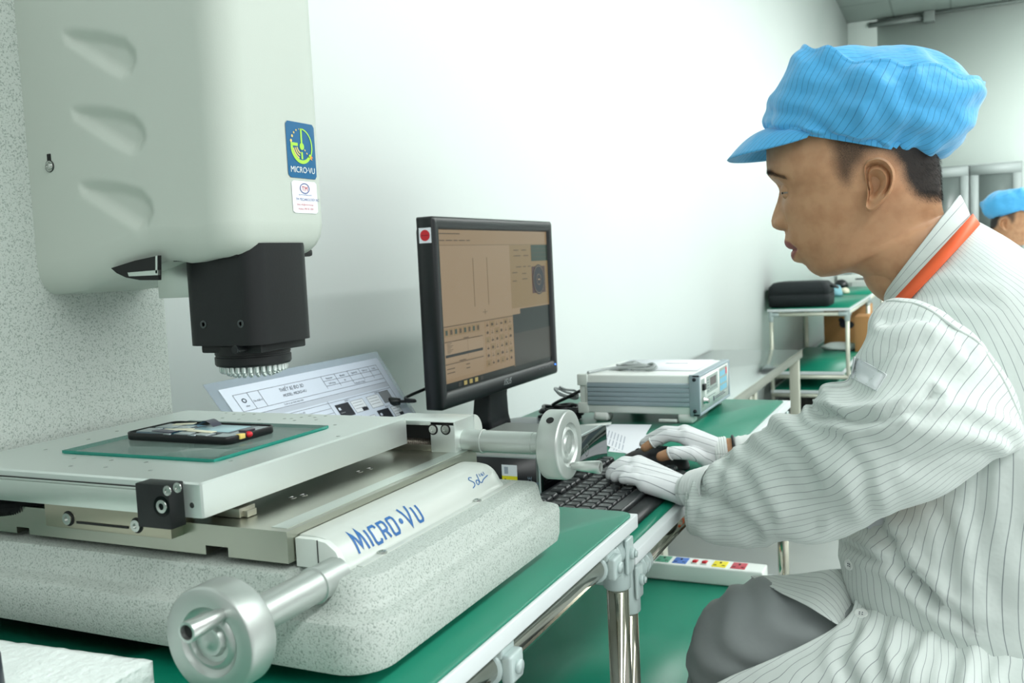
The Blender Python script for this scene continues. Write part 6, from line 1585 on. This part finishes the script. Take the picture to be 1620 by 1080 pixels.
# ---- cap
CC = [([(1232, 178), (1275, 184), (1310, 205), (1322, 226)], 9, .0050), ([(1330, 226), (1345, 205), (1352, 180)], 7, .0035), ([(1385, 112), (1408, 122), (1432, 112)], 8, .0050), ([(1418, 128), (1440, 165), (1500, 178), (1530, 165)], 12, .0055),
      ([(1440, 245), (1460, 215), (1500, 195)], 9, .0045), ([(1415, 246), (1425, 215), (1440, 190)], 8, .0035), ([(1300, 100), (1330, 118), (1350, 150)], 12, .0040), ([(1380, 240), (1395, 200), (1390, 160)], 12, .0035), ([(1265, 215), (1262, 190), (1272, 150)], 10, .0030), ([(1462, 250), (1490, 222), (1520, 205)], 7, .0040)]
def cap():
    S = [(1217, 211, 1470, 253, .0830), (1218, 206, 1473, 247, .0835), (1220, 199, 1480, 240, .0850), (1225, 186, 1502, 229, .0920), (1232, 168, 1522, 214, .0985), (1241, 147, 1534, 192, .1020), (1250, 126, 1541, 168, .1030), (1261, 105, 1545, 149, .1000), (1271, 89, 1546, 135, .0940)]
    rows = spl(S, 64); n = 150
    rings = [ringFB(PX(r[0], r[1], XH), PX(r[2], r[3], XH), r[4], XH, n, 2.2) for r in rows]
    Fv = PX(1271, 89, XH); Bv = PX(1546, 135, XH); cen = PX(1405, 84, XH)
    seam_i = len(rings)-1; last = rings[-1]
    # seam dips on the sides, wavy
    for i, r in enumerate(rings):
        k = smooth(30, 63, i)
        for j, p in enumerate(r):
            a = 2*pi*j/n; s = abs(sin(a))
            p.z -= k*(.008*s*s + .0050*sin(a*5+.6)*s + .003*sin(a*11))
    rim = [p.copy() for p in rings[-1]]
    tops = []
    for i in range(1, 30):
        t = i/29; L = []
        for j, p in enumerate(rim):
            q = p.lerp(cen, t); lin = p.z + (cen.z-p.z)*(1-(1-t)**2.2); q.z = lin + .004*sin(pi*t); L.append(q)
        tops.append(L)
    allr = rings+tops
    per = .60
    def su(i, j, p):
        return j/n*per if i <= seam_i else (p.x*.9+p.z*.2+p.y*.35)
    def dd(i, j, p):
        if i > seam_i:
            t = (i-seam_i)/29; return .0045*fold(p, 1.1, 12)*smooth(0, .15, t)+.002*fold(p, 2.5, 2)
        t = i/63; a = 2*pi*j/n
        d = .0150*fold(p, .8, 13)*smooth(.06, .30, t)*(1-.6*smooth(.85, 1, t)) + .0050*fold(p, 1.9, 4)*smooth(.06, .2, t)
        d += .5*creases(p, CC, XH+.05)*smooth(.02, .12, t)
        d += .0035*sin(a*16+t*5+2*sin(a*3))*exp(-((t-.16)/.10)**2)          # gathers above the elastic
        d += .0010*sin(a*70)*exp(-(t/.05)**2)
        d -= .0050*exp(-((t-.11)/.03)**2)*0
        d += .0016*exp(-((t-1)/.012)**2)                                     # seam ridge
        return d
    # keep the seam crisp: duplicate the seam ring by a small step
    cp = cloth('cap', allr, 'capc', person, su, disp=dd, ang=55, thick=.001)
    # brim
    root = ringFB(PX(1215, 207, XH), PX(1472, 248, XH), .0850, XH, 360, 2.2)
    tipdir = (PX(1155, 260, XH)-PX(1217, 211, XH)); Lb = tipdir.length; tipdir.normalize()
    rings = []
    for k in range(-74, 75):
        p = root[k % 360]; a = radians(k); ln_ = Lb*max(.0, cos(a*90/76))**.62
        row = []
        for j in range(15):
            t = j/14; q = p + tipdir*(ln_*t); q.z += .0065*sin(pi*t)*cos(a) ; q.x += (p.x-XH)*.02*t; row.append(q)
        rings.append(row)
    o = cloth('brim', rings, 'capc', cp, lambda i, j, p: (i-74)*.0018, closed=False, disp=.0004, thick=.0020)
    # stitched band
    rings = [ringFB(PX(a, b, XH), PX(c, d, XH), w_, XH, n, 2.2) for a, b, c, d, w_ in spl([(1216.5, 212, 1471, 254, .0836), (1216, 204, 1473, 246, .0848), (1219, 199, 1478, 241, .0846)], 8)]
    cloth('elastic_band', rings, 'capc', cp, lambda i, j, p: j/n*per, disp=lambda i, j, p: .0006*sin(2*pi*j/n*60)+.0004, thick=.001)
    return cp
cap()
# ---- stool under the operator
T = thing('stool', 'round stool under the seated person in the white smock, mostly hidden by the smock', 'stool', (XT, -.13, .002))
t = MB(); t.lathe([(0, .15), (.006, .165), (.035, .168), (.045, .155), (.048, .10)], (XT, -.13, .372), (0, 0, 1), 40); t.build('seat', 'blackp', T)
for k in range(4):
    a = pi/4+pi/2*k; t = MB(); t.cyl((XT+.11*cos(a), -.13+.11*sin(a), .374), (XT+.19*cos(a), -.13+.19*sin(a), .003), .011, n=12); t.build('leg', 'chrome', T)

# ---- computer mouse under the right hand
def mouse():
    c = Vector((1.445, .436, Z2+.0015)); T = thing('computer_mouse', 'black computer mouse held by the gloved right hand', 'mouse', c)
    rings = []
    for t in [0, .03, .08, .18, .32, .5, .68, .82, .92, .97, 1.0]:
        y = c.y-.056+.112*t; w_ = .031*(sin(pi*min(1, max(.0, .08+.84*t)))**.45) - .004*exp(-((t-.55)/.15)**2); h = .036*sin(pi*(.10+.80*t)**.85)**.75
        w_ = max(w_*(.35 if t in (0, 1.0) else (.72 if t in (.03, .97) else 1)), .004); h = max(h*(.5 if t in (0, 1.0) else (.8 if t in (.03, .97) else 1)), .004)
        rings.append([Vector((c.x + w_*cos(a*pi/14), y, c.z + (h*sin(a*pi/14) if a <= 14 else 0)+.0005)) for a in range(28)])
    t = MB(); t.loft(rings); t.build('shell', mat('mouse_black', srgb(34, 37, 39), .38), T, ang=50)
    t = MB(); t.cyl((c.x-.003, c.y+.026, c.z+.0255), (c.x+.003, c.y+.026, c.z+.0255), .0050, n=18); t.build('scroll_wheel', 'blackp', T)
mouse()
# seated worker far behind at the right: same working clothes, seen from the other side
far = dup_tree(person, (0, 0, 0))
far['label'] = 'distant seated person in blue cap and white smock, cut off by the right border'
FAR_HEAD = Vector((XH, .10, 1.115))
tgt = dict(p=(ray(1598, 352)*4.75 + CAM)); tp = tgt['p']
M_ = Matrix.Rotation(radians(172), 4, 'Z')
off = M_ @ (FAR_HEAD-PBASE); far.rotation_euler = (0, 0, radians(172)); far.location = (tp.x-off.x, tp.y-off.y, 0)
st2 = [o for o in COL.objects if o.name.startswith('stool')][0]
s2 = dup_tree(st2, (0, 0, 0)); s2['label'] = 'round stool under the distant seated person'; q = Vector((XT, -.13, .002))-PBASE; q = M_ @ q; s2.location = far.location + Vector((q.x, q.y, .002))

# ================================================================ background furniture along the wall
def bench():
    z = .545; A_ = PZ(1280, 553, z); B_ = PZ(1165, 615, z); y0 = (A_.y+B_.y)/2; x1 = A_.x; x0 = 2.30
    T = thing('low_bench', 'long low bench with a mirror-bright pale top along the wall behind the instrument', 'bench', ((x0+x1)/2, (y0+WY)/2, 0))
    gl = mat('polished_bench_top', srgb(206, 214, 214), .07, .85, .8)
    MB().box((x0, y0, z-.030), (x1, WY-.004, z), .002).build('bench_top', gl, T)
    MB().box((x0, y0-.004, z-.036), (x1+.004, y0, z+.001), .001).build('edge_strip', brushed('scuffed_edge', srgb(186, 186, 174), .25, (60, 10, 10), .9, .6), T)
    for x in (x0+.05, lerp(x0, x1, .50), lerp(x0, x1, .54), x1-.03):
        for y in (y0+.03, WY-.05): MB().box((x-.022, y-.022, .002), (x+.022, y+.022, z-.031), .002).build('leg', 'dull', T)
    MB().box((x1-.04, y0+.05, .12), (x1-.02, WY-.07, .16)).build('stretcher', 'dull', T)
bench()
def rack(name, label, zt_, pxA, pxB, x1, sh, seedless=None):
    a = PZ(*pxA, zt_); b = PZ(*pxB, zt_); x0 = (a.x+b.x)/2; y0 = b.y; y1 = min(a.y, WY-.01)
    return table(name, label, x0, x1, y0, y1, zt_, shelves=sh, pipe='dull'), x0, y0, y1
t1, RX0, RY0, RY1 = rack('work_table', 'farther green topped table carrying the black bag against the wall', .66, (1212, 490), (1346, 486), 7.75, (.14, .26))
table('work_table', 'last green topped table of the row, beyond the one with the black bag', 7.77, 9.35, RY0, RY1, .66, shelves=(.20,), pipe='dull')
def bag():
    x = RX0+.10; a = PX(1214, 485, x); b = PX(1312, 484, x); tp = PX(1260, 446, x)
    y1_, y0_ = a.y, b.y; h = tp.z-.662; T = thing('laptop_bag', 'black padded bag lying on the green table by the wall', 'bag', (x+.16, (y0_+y1_)/2, .662)); rings = []
    for z, g in ((.662, .02), (.668, .004), (.662+h*.3, 0), (.662+h*.48, .0), (.662+h*.5, .006), (.662+h*.52, .0), (.662+h*.8, .004), (.662+h*.97, .03), (.662+h, .08)): rings.append([Vector(p) for p in rrect(x+g, x+.34-g, y0_+g, y1_-g, .035, z, 5)])
    t = MB(); t.loft(rings); t.build('bag_body', mat('bag_fabric', srgb(28, 34, 36), .8, bump=(60, .3, .003)), T)
    MB().tube([(x+.10, y0_+.005, .662+h*.8), (x+.10, y0_-.03, .662+h*.75), (x+.22, y0_-.03, .662+h*.7), (x+.22, y0_+.005, .662+h*.8)], .009, 8).build('handle', 'blackp', T)
bag()
def blob(name, label, cat, px_, z, s, m_, x=None, seed=0):
    p = PZ(px_[0], px_[1], z); t = MB(); t.sphere((0, 0, 0), 1, 20)
    for v in t.bm.verts:
        k = 1+.22*noise.noise(v.co*1.7+Vector((seed, 0, 0))); v.co = Vector((v.co.x*s[0]*k, v.co.y*s[1]*k, max(-.5, v.co.z*k)*s[2])) + p + Vector((0, 0, s[2]*.5+.001))
    return tag(t.build(name, m_), label, cat)
blob('plastic_wrap', 'crumpled pale blue wrap beside the black bag', 'wrap', (1322, 468), .662, (.05, .05, .055), mat('pale_blue_wrap', srgb(140, 196, 210), .4), seed=3)
blob('pouch', 'small dark pouch on the far table behind the blue wrap', 'pouch', (1331, 455), .662, (.07, .06, .05), 'blackp', seed=5)
blob('cloth_roll', 'small pale yellow and white cloth on the green table next to the blue wrap', 'cloth', (1337, 464), .662, (.05, .035, .03), mat('pale_cloth', srgb(222, 222, 196), .8), seed=7)
p = PZ(1350, 447, .662); T = thing('equipment_tray', 'pale grey tray with a dark slot standing on the last green table', 'tray', (p.x+.15, p.y-.05, .662))
MB().box((p.x, p.y-.32, .662), (p.x+.35, p.y+.16, .735), .006).build('tray_body', 'lightgrey', T); MB().box((p.x-.002, p.y-.18, .69), (p.x+.002, p.y-.02, .705)).build('slot', 'dark', T)
# cartons stored under the far tables
def carton(label, px_, X, w_, h, d, z, col='card', mark=False):
    p = PX(*px_, X); T = thing('carton', label, 'box', (X+d/2, p.y-w_/2, z)); MB().box((X, p.y-w_, z), (X+d, p.y, z+h), .003).build('carton_body', col, T)
    if mark:
        t = MB(); f6 = lambda a, b, o: Vector((X-.0006-o, p.y-w_*.45-a, z+h*.62+b))
        arc_strip(t, (0, 0), .0, .035, 0, 360, f6, .001, 0, 12); arc_strip(t, (.05, -.01), .0, .028, 0, 360, f6, .001, 0, 12); arc_strip(t, (-.02, .03), .0, .02, 0, 360, f6, .001, 0, 12); t.build('black_mark', 'inkd', T)
carton('brown cardboard carton with a black printed mark under the last table', (1303, 500), 7.95, .34, .36, .4, .202, mark=True)
carton('plain brown cardboard carton to the right of the carton with the black mark', (1352, 520), 7.36, .10, .26, .3, .262)
carton('brown carton on the floor under the lower shelf of the table with the black bag', (1246, 640), 6.9, .55, .11, .5, .002, mat('dull_brown_card', srgb(120, 108, 92), .9))
blob('foam_sheet', 'crumpled white foam sheet at the back of the table shelf in front of the cartons', 'foam sheet', (1330, 553), .262, (.06, .14, .04), 'foam', seed=9)
# glazed metal cabinet by the far wall
def cabinet():
    X = WX-.46; a = PX(1452, 268, X); b = PX(1618, 253, X); z1 = (a.z+b.z)/2; y1, y0 = a.y, b.y
    g = mat('cabinet_grey', srgb(150, 160, 158), .5); T = thing('steel_cabinet', 'tall grey steel cabinet with two glazed doors against the far wall', 'cabinet', (X+.2, (y0+y1)/2, .002))
    t = MB(); t.box((X, y0, .002), (X+.43, y0+.012, z1-.012)); t.box((X, y1-.012, .002), (X+.43, y1, z1-.012)); t.box((X, y0, z1-.012), (X+.45, y1, z1)); t.box((X+.43, y0, .002), (X+.45, y1, z1-.012)); t.box((X, y0+.012, .002), (X+.43, y1-.012, .06)); t.build('carcass', g, T)
    for k in (.35, .62, .84): MB().box((X+.03, y0+.012, z1*k), (X+.42, y1-.012, z1*k+.015)).build('shelf', g, T)
    ym = (y0+y1)/2
    for (ya, yb) in ((y0+.012, ym-.006), (ym+.006, y1-.012)):
        t = MB(); s = .085
        t.box((X-.02, ya, .85), (X, ya+s, z1-.12)); t.box((X-.02, yb-s, .85), (X, yb, z1-.12)); t.box((X-.02, ya, z1-.12), (X, yb, z1-.015)); t.box((X-.02, ya, .06), (X, yb, .85)); d_ = t.build('door', g, T)
        MB().box((X-.012, ya+s, .85), (X-.008, yb-s, z1-.12)).build('glass_pane', mat('cabinet_glass', srgb(140, 154, 150), .30, 0, .3, trans=.6), d_)
        MB().box((X-.035, (yb-.03) if ya < ym-.1 else ya+.02, 1.05), (X-.02, (yb-.02) if ya < ym-.1 else ya+.03, 1.16), .003).build('handle', 'screw', d_)
cabinet()
